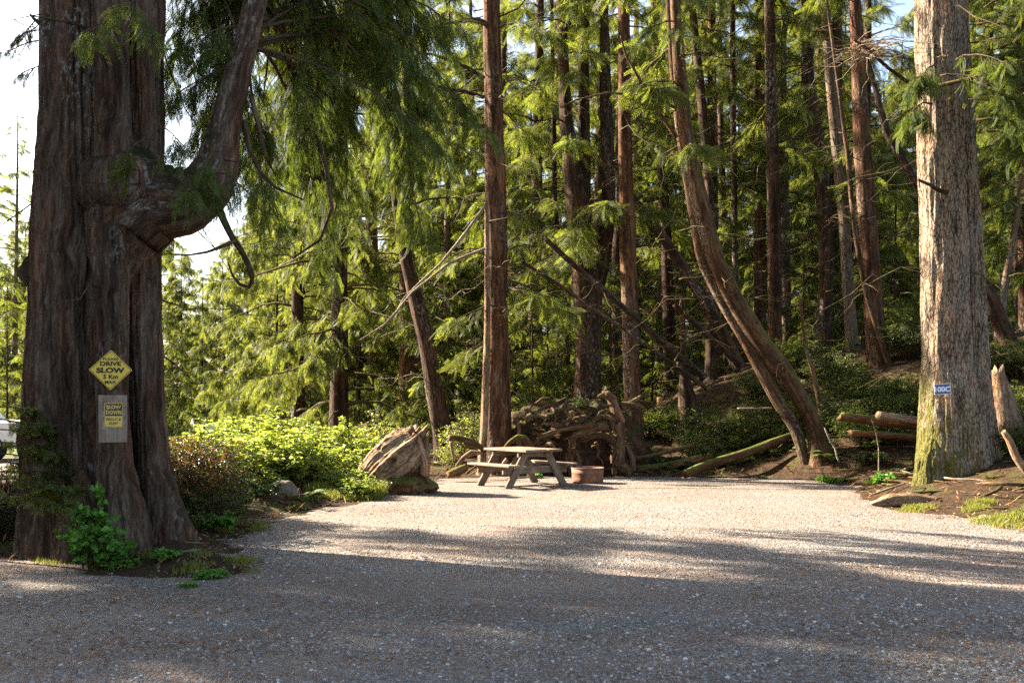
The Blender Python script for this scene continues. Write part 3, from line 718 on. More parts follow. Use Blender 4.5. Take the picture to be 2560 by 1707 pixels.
for (u, v, d, L, az) in ((335, 10, 9.45, 0.55, -1.3), (300, 60, 9.45, 0.5, -1.9), (330, 40, 9.5, 0.7, -1.0), (395, 330, 9.7, 0.5, -0.8), (385, 350, 9.6, 0.5, -1.8), (440, 420, 9.75, 0.5, -0.7), (470, 430, 9.7, 0.6, -1.2), (520, 430, 9.8, 0.6, -0.4), (560, 400, 9.9, 0.7, -0.6), (545, 380, 9.8, 0.5, -1.5)):
    nearlimb(W(u, v, d), az, L, 0.1, 0.8, 0.2, 6, 0.26, 0.7, 0.6, 0.008, 0.3, 4)
for (u, v, L) in ((110, 40, 0.7), (105, 75, 0.5), (108, 100, 0.75), (104, 165, 0.4)):      # thin twigs left of the trunk
    nearlimb(W(u, v, 10.2), math.pi + rng.uniform(-.5, .5), L * 0.5, 0.05, 0.6, 0.2, 7, 0.10, 0.6, 0.3, 0.008, 0.18, 6, FR_MID)
part('crown', mb, [M['twig'], M['cedar_leaf']], cedar)
part_mesh('upper_crown', CR['high'], cedar)

# --- the pale mossy tree carrying the site number
ptree = thing('pale_tree', 'stout tree with pale flaking bark and mossy foot, carrying the blue number plate', 'tree', (7.25, 16.7, 0.1))
mb = MB()
lobed(mb, 16.6, [
    (0.0, [(-160, 2344, 48), (0, 2347, 52), (300, 2349, 53), (500, 2356, 53), (700, 2362, 56), (900, 2367, 57), (1000, 2363, 60), (1100, 2360, 60), (1200, 2352, 62), (1275, 2344, 70)]),
    (0.22, [(-160, 2382, 22), (0, 2390, 26), (300, 2404, 30), (500, 2416, 30), (700, 2428, 31), (900, 2436, 36), (1000, 2440, 40), (1100, 2448, 44), (1200, 2468, 48), (1275, 2486, 56)]),
    (-0.12, [(880, 2412, 30), (1000, 2412, 44), (1100, 2415, 48), (1200, 2428, 54), (1275, 2440, 60)]),
    (-0.16, [(1060, 2338, 26), (1130, 2330, 34), (1200, 2322, 38), (1275, 2310, 44)]),
    (-0.28, [(1080, 2384, 22), (1150, 2388, 30), (1220, 2392, 36), (1275, 2396, 40)]),
], (-160, 1275), 150, 0.036, 9.0, 22.0, 1.0, 0.04)
part('trunk', mb, M['pale_bark'], ptree)
pxbranch([(2366, 482), (2345, 475), (2325, 462), (2296, 450)], 16.1, 14, 6, M['brown_bark'], ptree, 7, -0.5)
pxbranch([(2330, 212), (2270, 207), (2220, 170), (2165, 120), (2135, 100)], 16.1, 12, 5, M['brown_bark'], ptree, 7, -1.2)
pxbranch([(2350, 215), (2410, 200), (2470, 185), (2540, 190)], 16.0, 12, 6, M['mossy_bark'], ptree, 7, -0.6)
rng = np.random.default_rng(5); mb = MB()
for i in range(70):                                     # fan of bare pale twigs
    s = W(2135 + rng.uniform(0, 60), 100 + rng.uniform(0, 50), 15.0 + rng.uniform(-.3, .5)); az = rng.choice([0.0, math.pi]) + rng.normal() * 0.6
    p = limb(s, az, rng.uniform(0.3, 1.1), rng.normal() * 0.12, 0.15 + 0.1 * rng.normal(), 6, rng, 0.25); tube(mb, p, np.linspace(0.007, 0.002, 6), 3, 0)
part('twig_sprays', mb, M['pale_twig'], ptree)
mb = MB()
for (u, v, d, az, L) in ((2350, 190, 15.9, -0.6, 1.2), (2340, 170, 15.8, -2.2, 0.9), (2440, 60, 16, -0.3, 1.6), (2460, 20, 16, -0.8, 1.6), (2420, -20, 16, -1.0, 1.5), (2420, 250, 15.8, -0.5, 1.0), (2440, 300, 15.9, -0.2, 1.3), (2330, 260, 15.7, -2.4, 0.7), (2480, 180, 16, 0.1, 1.5), (2500, 120, 16.2, -0.4, 1.5), (2390, 150, 15.8, -1.2, 1.0), (2450, 230, 16, 0.5, 1.6), (2470, 330, 16.4, 0.2, 1.2), (2520, 40, 16.4, 0.2, 1.6), (2540, 220, 16.6, 0.0, 1.4), (2480, -80, 16.2, -0.4, 2.0), (2440, -60, 15.5, -1.4, 1.4)):
    p = limb(W(u, v, d), az, L, 0.1, 0.75, 9, rng, 0.12, 0.2); tube(mb, p, np.linspace(0.018, 0.004, 9), 5, 0)
    dress(mb, p, rng, FR_HI, 0.1, 24, 0.5, 5, 0.30, 0.75, 0.5)
part('crown', mb, [M['twig'], M['cedar_leaf']], ptree)
o = part_mesh('upper_crown', CR['high'], ptree); o.rotation_euler = (0, 0, 2.0)

# ------------------------------------------------------------------ the other stems of the wood
def twigs_on(mb, P, R, n, rng, zlo, zhi, Lr=(0.4, 1.8), r=0.013):
    for i in range(n):
        z = rng.uniform(zlo, zhi); s = np.array([np.interp(z, P[:, 2], P[:, k]) for k in range(3)])
        az = rng.random() * 6.283; L = rng.uniform(*Lr)
        p = limb(s, az, L, 0.2 * rng.normal(), 0.25, 7, rng, 0.4); tube(mb, p, np.linspace(r, 0.003, 7), 4, 0)
        for q in range(3):
            a = p[rng.integers(2, 6)]; p2 = limb(a, az + rng.normal() * 0.8, L * 0.4, 0.15 * rng.normal(), 0.15, 4, rng, 0.4); tube(mb, p2, np.linspace(0.006, 0.002, 4), 3, 0)

def tree(name, label, D, stems, mat, crown_key=None, k=20, seed=1, top=10, rz=0.0, sc=1.0, twigs=0, group=None, zbase=None, fl=0.35, twigmat='twig', leafy=None, flare_h=0.35):
    rows = stems[0]; low = max(rows, key=lambda r: r[0]); xb = ((low[1] + low[2]) / 2 - 1280) / F_PX * D
    zb = gz(xb, D) if zbase is None else zbase
    root = thing(name, label, 'tree', (xb, D, zb), group)
    mb = MB(); first = None
    for i, rw in enumerate(stems):
        P, R = px_line(rw, D + 0.12 * i, zb - 0.35 if i == 0 else None, top if i < 2 else None)
        P, R = flare(P, R, fl if i == 0 else 0.0, flare_h)
        if first is None: first = (P, R)
        tube(mb, P, R, k, 0, None, 0.16, 1.7, 0.7, 0.16, seed + i * 5.3, 0.0)
    part('trunk', mb, M[mat], root)
    rg = np.random.default_rng(seed * 7 + 1)
    if twigs:
        mb = MB(); twigs_on(mb, first[0], first[1], int(twigs * 1.8), rg, zb + 1.5, zb + 9); part('twig_sprays', mb, M[twigmat], root)
    if leafy:
        mb = MB()
        for (u, v, az, L, sz) in leafy:
            z = W(u, v, D)[2]; s = np.array([np.interp(z, first[0][:, 2], first[0][:, q]) for q in range(3)])
            p = limb(s, az, L, rg.uniform(0.0, 0.35), rg.uniform(0.5, 0.8), 9, rg, 0.12, 0.25); tube(mb, p, np.linspace(0.03, 0.006, 9), 5, 0)
            dress(mb, p, rg, FR_HEM, 0.15, int(18 * L), 0.7, 3, sz * 1.35, 0.45, 0.15)
        part('boughs', mb, [M['twig'], M['hem_leaf']], root)
    if crown_key:
        o = part_mesh('crown', CR[crown_key], root); o.rotation_euler = (0, 0, rz); o.scale = (sc, sc, sc)
        zt = zb + 9 * sc; o.location = (np.interp(zt, first[0][:, 2], first[0][:, 0]) - xb, 0, 0)
    return root, first

rgl = np.random.default_rng(3)
def boughs(us, n, azc, Lr, sz=0.36, v=(0, 560), spread=0.9):
    return [(us, rgl.uniform(*v), azc[rgl.integers(len(azc))] + rgl.normal() * spread, rgl.uniform(*Lr), sz) for _ in range(n)]

redc, _ = tree('red_conifer', 'straight red-barked trunk with a split pale seam right behind the picnic table', 21.8,
     [[(0, 1208, 1249), (330, 1211, 1260), (650, 1216, 1270), (850, 1214, 1274), (980, 1207, 1276), (1080, 1203, 1280), (1165, 1198, 1284)],
      [(380, 1218, 1224), (560, 1211, 1226), (760, 1211, 1227), (900, 1208, 1226), (1060, 1200, 1222), (1160, 1192, 1216)]],
     'red_bark', 'high', 30, 2, 14, 0.3, 1.35, 10, twigmat='pale_twig',
     leafy=boughs(1235, 5, [3.3, 2.9], (2.0, 3.4), v=(40, 300), spread=0.4) + boughs(1240, 6, [0.0, -0.6], (1.0, 2.0), v=(60, 750)) + [(1230, 640, 3.6, 1.2, 0.3), (1230, 760, 3.9, 1.3, 0.3), (1230, 860, 3.5, 0.9, 0.28)])
pxbranch([(1205, 1160), (1211, 1060), (1217, 900), (1219, 760), (1218, 620), (1216, 480)], 21.35, 20, 10, M['driftwood'], redc, 10, 0.1, 'split_seam')
pxbranch([(1212, 516), (1180, 560), (1140, 612), (1100, 660), (1050, 706), (1010, 745), (985, 790), (950, 822)], 21.4, 8, 3, M['pale_twig'], redc, 6, -1.2)
pxbranch([(1212, 622), (1160, 642), (1120, 660), (1070, 700), (1030, 730), (990, 780), (960, 812), (900, 850)], 21.2, 8, 3, M['pale_twig'], redc, 6, -1.2)
pxbranch([(1210, 196), (1170, 170), (1120, 150), (1080, 136), (1030, 134)], 21.6, 12, 4, M['brown_bark'], redc, 6, -0.8)
pxbranch([(1210, 244), (1160, 228), (1110, 222), (1060, 200), (1000, 186)], 21.6, 11, 4, M['brown_bark'], redc, 6, -0.6)
pxbranch([(1212, 316), (1160, 312), (1110, 304), (1060, 290), (1010, 292)], 21.6, 13, 5, M['brown_bark'], redc, 6, -0.4)
tree('dark_cedar', 'broad dark multi-stemmed cedar rising behind the tangle of roots', 26,
     [[(-100, 1388, 1412), (160, 1395, 1422), (310, 1400, 1434), (460, 1408, 1468), (600, 1420, 1482), (700, 1430, 1503), (800, 1434, 1505), (900, 1434, 1503), (1000, 1430, 1502), (1090, 1424, 1506)],
      [(-100, 1500, 1518), (160, 1499, 1526), (350, 1500, 1536), (500, 1504, 1540), (620, 1494, 1530), (760, 1470, 1504)],
      [(-100, 1460, 1478), (200, 1444, 1472), (420, 1444, 1476), (640, 1446, 1482)]],
     'brown_bark', 'high', 26, 3, 14, 1.3, 1.0, 16, leafy=boughs(1450, 14, [3.3, -0.8, -1.6], (1.5, 3.2), v=(80, 640)))
tree('slender_conifer', 'straight trunk with a sunlit pale left edge standing just right of the root tangle', 24,
     [[(-60, 1544, 1574), (0, 1545, 1575), (300, 1544, 1578), (600, 1548, 1590), (900, 1557, 1598), (1050, 1562, 1607), (1150, 1557, 1614)]],
     'red_bark', 'high', 22, 4, 14, 2.1, 1.0, 10, leafy=boughs(1560, 5, [-1.0, 0.3], (1.2, 2.2), v=(40, 500)))
lean, leanP = tree('leaning_conifer', 'mossy double-stemmed conifer leaning strongly to the left at the back of the clearing', 20.8,
     [[(0, 1675, 1700), (150, 1681, 1713), (327, 1694, 1731), (490, 1722, 1769), (653, 1760, 1814), (760, 1812, 1870), (850, 1866, 1928), (925, 1922, 1990), (1009, 1984, 2034), (1060, 2016, 2058), (1110, 2022, 2068), (1165, 2024, 2088)],
      [(0, 1664, 1678), (150, 1672, 1688), (327, 1688, 1705), (490, 1714, 1740), (653, 1742, 1770), (760, 1793, 1822), (850, 1846, 1880), (925, 1884, 1924), (1009, 1928, 1968), (1073, 1976, 2010), (1175, 2004, 2028)]],
     'mossy_bark', 'high', 22, 5, 12, 0.9, 0.9, 8, fl=0.15, twigmat='twig', leafy=boughs(1700, 4, [2.6, 3.6], (1.0, 2.0), v=(80, 480)))
pxbranch([(1692, 345), (1650, 285), (1600, 200), (1565, 140), (1552, 90)], 20.5, 12, 4, M['mossy_bark'], lean, 6, -0.4)
pxbranch([(1690, 270), (1660, 258), (1580, 238), (1520, 232), (1440, 250), (1400, 270)], 20.5, 9, 3, M['mossy_bark'], lean, 6, -0.6)
tree('thin_conifer', 'thin brown trunk running up just right of the leaning conifer', 30,
     [[(-40, 1715, 1735), (0, 1720, 1738), (200, 1738, 1761), (540, 1769, 1789), (760, 1766, 1790), (960, 1762, 1792)]], 'brown_bark', 'high', 16, 6, 12, 4.0, 0.95, 8)
tree('thin_conifer', 'thinnest dark straight stem between the leaning conifer and the paired trunks', 31,
     [[(0, 1824, 1838), (330, 1826, 1841), (600, 1830, 1845), (1000, 1834, 1851)]], 'brown_bark', 'hem_b', 14, 7, 12, 5.0, 0.8, 8)
tree('paired_conifer', 'pale brown trunk, left of two stems standing close together on the bank', 33,
     [[(0, 1893, 1910), (220, 1888, 1914), (500, 1886, 1915), (800, 1885, 1916), (960, 1883, 1919)]], 'red_bark', 'high', 16, 8, 12, 0.0, 1.0, 6)
tree('paired_conifer', 'darker trunk, right of two stems standing close together on the bank', 28,
     [[(0, 1910, 1936), (300, 1914, 1945), (600, 1920, 1953), (870, 1921, 1956), (980, 1918, 1960)]], 'brown_bark', 'high', 18, 9, 12, 3.0, 1.0, 8, leafy=boughs(1925, 6, [0.2, -0.6], (1.0, 2.2), v=(0, 500)))
tree('bent_conifer', 'dark gently bowed trunk in the middle of the right-hand stand', 30,
     [[(0, 2003, 2032), (200, 2003, 2036), (435, 2034, 2072), (610, 2050, 2086), (720, 2046, 2083), (860, 2034, 2077)]], 'brown_bark', 'high', 18, 10, 12, 1.0, 1.0, 12, leafy=boughs(2040, 6, [0.4, 2.9, -0.9], (1.0, 2.4), v=(100, 560)))
tree('speckled_conifer', 'light speckled slim trunk left of the reddish trunk on the bank', 27,
     [[(0, 2050, 2074), (230, 2066, 2091), (500, 2092, 2120), (700, 2105, 2133), (905, 2118, 2148)]], 'grey_bark', 'high', 18, 11, 12, 2.0, 1.0, 6)
tree('mossy_sapling', 'thin crooked mossy sapling bending in front of the reddish trunk', 25,
     [[(100, 2076, 2084), (190, 2088, 2097), (380, 2112, 2124), (574, 2130, 2143), (730, 2157, 2171), (905, 2212, 2228)]], 'mossy_bark', None, 12, 12, 5, 0, 1, 6, fl=0.1)
tree('reddish_conifer', 'reddish trunk with a swollen curved foot on the bank left of the pale tree', 25.5,
     [[(0, 2122, 2151), (383, 2135, 2178), (600, 2150, 2195), (690, 2154, 2203), (800, 2162, 2210), (925, 2176, 2222)]], 'red_bark', 'high', 20, 13, 12, 5.2, 1.0, 10, leafy=boughs(2170, 7, [0.5, -0.4], (0.8, 1.7), v=(150, 800)))
tree('tilted_dead_tree', 'black slanting dead trunk passing behind the pale tree', 23,
     [[(330, 2205, 2226), (470, 2283, 2313), (600, 2362, 2402), (750, 2455, 2500), (900, 2515, 2565), (1010, 2550, 2610)]], 'brown_bark', None, 14, 14, 2, 0, 1, 8, fl=0.1)
tree('tilted_cedar', 'dark red trunk tilting to the left above the weathered stump', 24,
     [[(200, 935, 955), (330, 958, 984), (430, 970, 998), (538, 983, 1011), (653, 999, 1034), (768, 1025, 1067), (864, 1047, 1088), (959, 1060, 1107), (1066, 1078, 1130), (1140, 1084, 1146)]],
     'brown_bark', None, 22, 15, 8, 0, 1, 14, fl=0.15, twigmat='pale_twig')
tree('deep_conifer', 'rough brown trunk deep in the stand behind the fallen poles', 35,
     [[(100, 1628, 1650), (380, 1640, 1664), (600, 1652, 1681), (768, 1655, 1687), (960, 1660, 1694)]], 'brown_bark', 'hem_b', 14, 16, 12, 2.2, 0.9, 8)
tree('deep_conifer', 'very thin dark stem left of the broad multi-stemmed cedar', 34,
     [[(100, 1376, 1386), (500, 1381, 1394), (800, 1400, 1416), (980, 1412, 1432)]], 'brown_bark', 'hem_b', 12, 17, 12, 1.2, 0.8, 8)
tree('dead_snag', 'thin broken snag flaring into a mossy stump foot in the dark hollow', 24.5,
     [[(740, 1702, 1711), (900, 1700, 1717), (960, 1697, 1732), (1050, 1690, 1758), (1110, 1680, 1770)]], 'brown_bark', None, 16, 18, 0.05, 0, 1, 4, fl=0.1)
tree('broken_sapling', 'short snapped-off sapling stub standing on the bank', 22.5,
     [[(745, 1995, 2003), (863, 2009, 2018), (960, 2032, 2046), (1000, 2040, 2056)]], 'mossy_bark', None, 10, 19, 0.05, 0, 1, 2, fl=0.1)
tree('edge_conifer', 'slim grey leaning stem right of the pale tree', 24,
     [[(100, 2600, 2612), (400, 2560, 2574), (700, 2505, 2524), (950, 2470, 2492)]], 'grey_bark', 'hem_c', 12, 20, 6, 2.0, 0.8, 10)
tree('edge_conifer', 'dark upright stem at the frame edge right of the pale tree', 27,
     [[(0, 2540, 2562), (500, 2545, 2570), (950, 2548, 2576)]], 'brown_bark', 'hem_c', 14, 21, 10, 2.9, 1.0, 8)

def log(name, label, rows, D, w, mat, k=12, dy=0.0, twigs=0, cat='log', amp=0.14, jag=0.03, seed=1, flute=0.15):
    n = len(rows); P = np.array([W(u, v, D + dy * i / max(1, n - 1)) for i, (u, v) in enumerate(rows)])
    R = np.interp(np.linspace(0, 1, n), np.linspace(0, 1, len(w)), w) * D / F_PX / 2
    mb = MB(); tube(mb, P, R, k, 0, 0.07, amp, 2, 2, flute, seed * 1.37, jag)
    o = solo(name, mb, M[mat], label, cat, P[0])
    if twigs:
        rg = np.random.default_rng(seed + 50); b = MB()
        for i in range(twigs):
            f = rg.random(); s = P[0] + (P[-1] - P[0]) * f; s = np.array([np.interp(f * (n - 1), np.arange(n), P[:, q]) for q in range(3)])
            p = limb(s, rg.random() * 6.28, rg.uniform(0.3, 1.2), rg.normal() * 0.4, 0.2, 6, rg, 0.4); tube(b, p, np.linspace(0.011, 0.003, 6), 4, 0)
        part('twig_sprays', b, M['twig'], o)
    return o
log('fallen_pole', 'long dead pole slanting down to the right across the slender trunk', [(1353, 588), (1437, 665), (1506, 722), (1583, 791), (1659, 860), (1763, 944)], 23.2, [12, 18, 20], 'brown_bark', 10, 0.5, 16, seed=2)
log('fallen_pole', 'thinner dead pole slanting parallel below the long one', [(1303, 653), (1414, 722), (1476, 768), (1567, 825), (1659, 894), (1766, 971)], 23.0, [8, 11, 12], 'brown_bark', 8, 0.5, 14, seed=3)
log('fallen_log', 'thick dark fallen log sloping behind the leaning conifer', [(1560, 470), (1600, 520), (1659, 596), (1717, 684), (1766, 756), (1797, 818), (1851, 921)], 25, [22, 30, 36], 'brown_bark', 14, 0.0, 16, seed=4)
log('fallen_pole', 'mid-sized dark pole sloping down towards the foot of the leaning conifer', [(1686, 760), (1766, 837), (1851, 913)], 24, [14, 18], 'brown_bark', 10, 0, 8, seed=5)
log('mossy_log', 'long moss-topped log slanting up from the gravel edge', [(1712, 1186), (1745, 1170), (1800, 1152), (1870, 1130), (1930, 1106), (2000, 1080)], 20.6, [20, 24, 22, 18], 'rotten', 16, 1.4, seed=6)
log('mossy_log', 'thin mossy log lying low left of the long slanting log', [(1585, 1146), (1640, 1136), (1690, 1124), (1730, 1112)], 21.6, [7, 10, 12], 'mossy_bark', 10, 0.6, seed=7)
log('rotting_log', 'crumbling brown log lying in shade at the gravel edge', [(1590, 1172), (1660, 1166), (1730, 1150), (1780, 1140)], 21.8, [16, 22, 18], 'rotten', 14, 0.5, seed=8)
log('rotting_log', 'orange sunlit rotting log on the bank left of the pale tree', [(2100, 1040), (2160, 1048), (2230, 1056), (2310, 1062)], 19.4, [22, 28, 24], 'rotten', 16, 0.3, seed=9, jag=0.12)
log('rotting_log', 'grey log end poking out of the bank just left of the pale tree', [(2196, 1038), (2250, 1046), (2310, 1052)], 19.0, [22, 20], 'driftwood', 14, 0.5, seed=10)
log('rotting_log', 'dark splintered log under the orange one', [(2130, 1082), (2200, 1086), (2290, 1092)], 19.2, [16, 20, 14], 'rotten', 12, 0.3, seed=11, jag=0.15)
log('cut_pole', 'thin cut pole lying level across the dark hollow', [(1845, 1021), (1930, 1020)], 22, [5, 5], 'pale_twig', 8, seed=12)
log('broken_branch', 'pale crooked branch hanging in front of the dark bank', [(2062, 1070), (2075, 1100), (2088, 1120), (2092, 1140), (2098, 1156)], 19.3, [4, 6, 5], 'pale_twig', 6, seed=13, cat='branch')
log('sapling_stick', 'thin upright orange-leaved stick before the dark hollow', [(2197, 1190), (2197, 1120), (2190, 1080), (2180, 1050)], 18.3, [4, 4, 3], 'pale_twig', 6, seed=14, cat='stick')
log('cut_post', 'glowing orange cut post far back in a patch of sun', [(1648, 1068), (1647, 1030), (1650, 992)], 27, [17, 16, 14], 'orange_wood', 12, 0, seed=15, cat='post', flute=0.02, amp=0.05)
log('cut_log', 'pale cut log lying in the sun beside the orange post', [(1668, 1066), (1700, 1052), (1725, 1048)], 26.5, [14, 18], 'driftwood', 12, 0.3, seed=16)
log('weathered_stump', 'pale broken stump with mossy top right behind the pale tree', [(2512, 1120), (2508, 1060), (2500, 990), (2492, 928)], 18.2, [110, 92, 66, 34], 'driftwood', 20, 0.1, seed=17, cat='stump', jag=0.2)
log('driftwood_root', 'bleached bare root curving down at the frame edge', [(2508, 1078), (2524, 1100), (2540, 1140), (2562, 1172), (2600, 1200)], 15.2, [14, 18, 22, 20], 'driftwood', 10, 0, seed=18, cat='root')
log('bleached_log', 'flat bleached rotten log lying at the foot of the pale tree', [(2180, 1262), (2225, 1250), (2285, 1248), (2345, 1258), (2372, 1268)], 14.9, [16, 38, 42, 36, 14], 'driftwood', 18, 0, seed=19, jag=0.12, amp=0.3, flute=0.4)
log('pale_stick', 'long pale stick lying in the litter left of the bleached log', [(2175, 1238), (2215, 1224), (2262, 1208)], 16.0, [4, 7, 5], 'pale_twig', 6, 0.5, seed=20, cat='stick')
log('pale_stick', 'thin straight stick lying right of the pale tree foot', [(2435, 1243), (2465, 1255), (2492, 1266)], 14.8, [4, 4], 'pale_twig', 6, 0, seed=21, cat='stick')
log('mossy_log', 'short mossy log lying behind the stump left of the red trunk', [(1122, 1094), (1150, 1096), (1185, 1108), (1215, 1126)], 20.9, [16, 18, 14], 'mossy_bark', 12, 0.4, seed=22)
log('dead_root', 'bleached knobbly root piece below the mossy log', [(1140, 1166), (1158, 1144), (1178, 1132), (1204, 1132)], 20.2, [8, 12, 16, 10], 'driftwood', 10, 0.2, seed=23, cat='root')
log('dead_root', 'pale upright root stub under the mossy log end', [(1136, 1150), (1132, 1130), (1128, 1104)], 20.6, [10, 8, 12], 'driftwood', 10, 0, seed=24, cat='root')
log('rotting_log', 'short rotting log end lying left of the bench', [(1120, 1186), (1145, 1178), (1168, 1166)], 19.6, [18, 26, 18], 'rotten', 14, 0.2, seed=25, jag=0.06)
log('curved_stick', 'curved reddish stick lying alone on the near gravel', [(955, 1634), (985, 1626), (1008, 1614), (1018, 1600), (1012, 1592)], 6.15, [4, 5, 4], 'pale_twig', 6, 0.35, seed=26, cat='stick')
# broken sticks strewn over the forest floor
rd = np.random.default_rng(61); mb = MB(); cnt = 0
while cnt < 520:
    x, y = rd.uniform(-4.5, 14), rd.uniform(10.5, 29)
    if abs(x) > 0.56 * y: continue
    d_ = sdf(np.array([[x, y]]), EDGE)[0]
    if d_ < 0.05 or rd.random() > np.exp(-d_ / 3.5) + 0.15 or (x < -1 and rd.random() < 0.6): continue
    L = 0.15 + 1.1 * rd.random() ** 2.2; a = rd.random() * 6.283; t = np.linspace(-0.5, 0.5, 5)[:, None]
    p = np.array([x, y, 0]) + np.array([math.cos(a), math.sin(a), 0]) * L * t + 0.05 * L * rd.normal(size=(5, 3)); g_ = ground_z(p[:, 0], p[:, 1]); r_ = (0.006 + 0.026 * rd.random() ** 3) * (0.5 + L)
    p[:, 2] = g_.mean() + r_ * 0.6 + 0.35 * L * rd.normal() * t[:, 0] * (rd.random() < 0.4) + 0.02
    tube(mb, p, np.linspace(r_, r_ * 0.5, 5), 6, int(rd.choice([0, 0, 1, 2])), None, 0.25, 3, 6, 0, cnt * 0.3, 0.02); cnt += 1
o = bpy.data.objects.new('forest_debris', mb.mesh('forest_debris', [M['rootwood'], M['rotten'], M['pale_twig']])); COL.objects.link(o); o['kind'] = 'stuff'
# ------------------------------------------------------------------ stump, rock, root tangle
def blob(mb, c, r, amp=0.25, f=2.0, seed=0.0, nu=40, nv=28, mat=0, ridge=None, squash=None):
    th = np.linspace(0, 2 * np.pi, nu, endpoint=False); ph = np.linspace(0.02, np.pi - 0.02, nv)
    T, Pz = np.meshgrid(th, ph); D = np.stack([np.sin(Pz) * np.cos(T), np.sin(Pz) * np.sin(T), np.cos(Pz)], -1)
    d = 1 + amp * fbm(D * f + seed, 5, 0.6)
    if ridge: d = d + ridge * (1 - 2 * np.abs(fbm(D * f * 1.8 + seed + 5, 4)))
    P = D * d[..., None] * np.asarray(r) + np.asarray(c)
    i = np.arange(nv - 1)[:, None] * nu; j = np.arange(nu)[None, :]; j2 = (j + 1) % nu
    V = P.reshape(-1, 3); Q = np.stack([i + j, i + nu + j, i + nu + j2, i + j2], -1).reshape(-1, 4)
    k = np.arange(nu); n = len(V); V = np.concatenate([V, [P[0].mean(0)], [P[-1].mean(0)]])
    mb.add(V, [Q, np.stack([np.full(nu, n), k, (k + 1) % nu], 1), np.stack([np.full(nu, n + 1), (nv - 1) * nu + (k + 1) % nu, (nv - 1) * nu + k], 1)], mat, None, True)

# weathered upturned stump
D = 17.2
stump = thing('upturned_stump', 'big bleached upturned stump tilting to the left beside the green bushes', 'stump', W(985, 1236, D))
mb = MB()
def st_shape(th, s):
    C, S = np.cos(th) + 0 * s, np.sin(th) + 0 * s; q = s + 0 * th
    return 1 + 0.22 * fbm(np.stack([C * 1.6, S * 1.6, q * 2.2], -1), 4) + 0.16 * fbm(np.stack([C * 7, S * 7, q * 1.6 + 3], -1), 4, 0.65) - 0.5 * sstep(0.10, 0.32, fbm(np.stack([C * 3 + 7, S * 3, q * 3.5], -1), 3)) * sstep(0.45, 0.8, q)
P = np.array([W(896, 1232, D + .1), W(925, 1206, D), W(962, 1172, D), W(1002, 1138, D), W(1034, 1110, D), W(1046, 1098, D)])
tube(mb, P, np.array([30, 46, 60, 64, 54, 40]) * D / F_PX, 180, 0, 0.015, 0.0, 2.2, 0.7, 0.0, 6.0, 0.30, True, st_shape)
part('body', mb, M['driftwood'], stump)
rgs = np.random.default_rng(4)
for i in range(14):                                     # splintered upper end
    a = W(rgs.uniform(1015, 1062), rgs.uniform(1082, 1150), D + rgs.uniform(-.3, .2)); b = MB(); l = rgs.uniform(0.10, 0.30); dd_ = norm(np.array([0.55, 0, 0.62]) + 0.35 * rgs.normal(size=3))
    tube(b, [a - dd_ * l, a, a + dd_ * l * 0.5, a + dd_ * l], [rgs.uniform(.05, .09), rgs.uniform(.05, .08), 0.035, 0.004], 9, 0, 0.02, 0.5, 3, 2, 0.4, i * 1.3); part('splinter', b, M['driftwood' if i % 3 else 'rotten'], stump)
for i, (rows, w) in enumerate(([[(1030, 1088), (1046, 1098), (1056, 1128), (1062, 1160), (1060, 1190)], (16, 30)], [[(960, 1196), (1000, 1182), (1040, 1180), (1062, 1200), (1074, 1216)], (34, 16)], [[(930, 1228), (966, 1206), (1004, 1196), (1044, 1204), (1066, 1222)], (28, 14)], [[(985, 1138), (1020, 1120), (1044, 1110), (1052, 1092)], (30, 14)], [[(940, 1182), (985, 1160), (1030, 1144), (1056, 1140)], (26, 20)], [[(1006, 1112), (1022, 1088), (1028, 1072)], (24, 10)], [[(1000, 1100), (994, 1086), (990, 1080)], (20, 8)])):
    b = MB(); Q = np.array([W(u, v, D - 0.22 + 0.03 * i) for u, v in rows]); tube(b, Q, np.linspace(w[0], w[1], len(Q)) * D / F_PX / 2, 14, 0, 0.03, 0.4, 2.5, 3, 0.35, i * 2.2, 0.05)
    part('root', b, M['driftwood' if i in (0, 3, 4, 5, 6) else 'rotten'], stump)
mb = MB(); blob(mb, W(1010, 1216, D - .05), (0.52, 0.45, 0.22), 0.4, 2.6, 4.0, 60, 30, 0, 0.1); part('earth', mb, M['rotten'], stump)

# boulder with dead roots
D = 14.9
mb = MB(); blob(mb, W(708, 1238, D), (0.235, 0.23, 0.225), 0.16, 1.4, 2.2, 48, 32, 0, 0.03)
M['boulder'] = plain_mat('boulder', (0.13, 0.105, 0.078), 0.9, 0.2, 0.5, 9, 0.6)
solo('boulder', mb, M['boulder'], 'rounded grey boulder sitting at the gravel edge below the bushes', 'boulder', W(708, 1262, D))
rw = thing('root_pile', 'heap of small red-brown dead roots spilling below the boulder', 'roots', (W(690, 1280, 14.6)))
rg = np.random.default_rng(9)
for i in range(16):
    a = W(rg.uniform(650, 770), rg.uniform(1240, 1285), 14.5 + rg.uniform(-.3, .3)); p = limb(a, rg.uniform(0, 6.28), rg.uniform(0.2, 0.6), rg.uniform(-.1, .5), 0.4, 8, rg, 0.5)
    p[:, 2] = np.maximum(p[:, 2], ground_z(p[:, 0], p[:, 1]) + 0.01); b = MB(); tube(b, p, np.linspace(0.02, 0.006, 8), 7, 0, None, 0.2, 3, 4, 0, i * 1.0); part('root', b, M['rotten' if i % 2 else 'rootwood'], rw)
mb = MB(); blob(mb, W(700, 1280, 14.7), (0.50, 0.30, 0.16), 0.4, 2.5, 3.0, 40, 20, 0, 0.15); part('earth', mb, M['rotten'], rw)

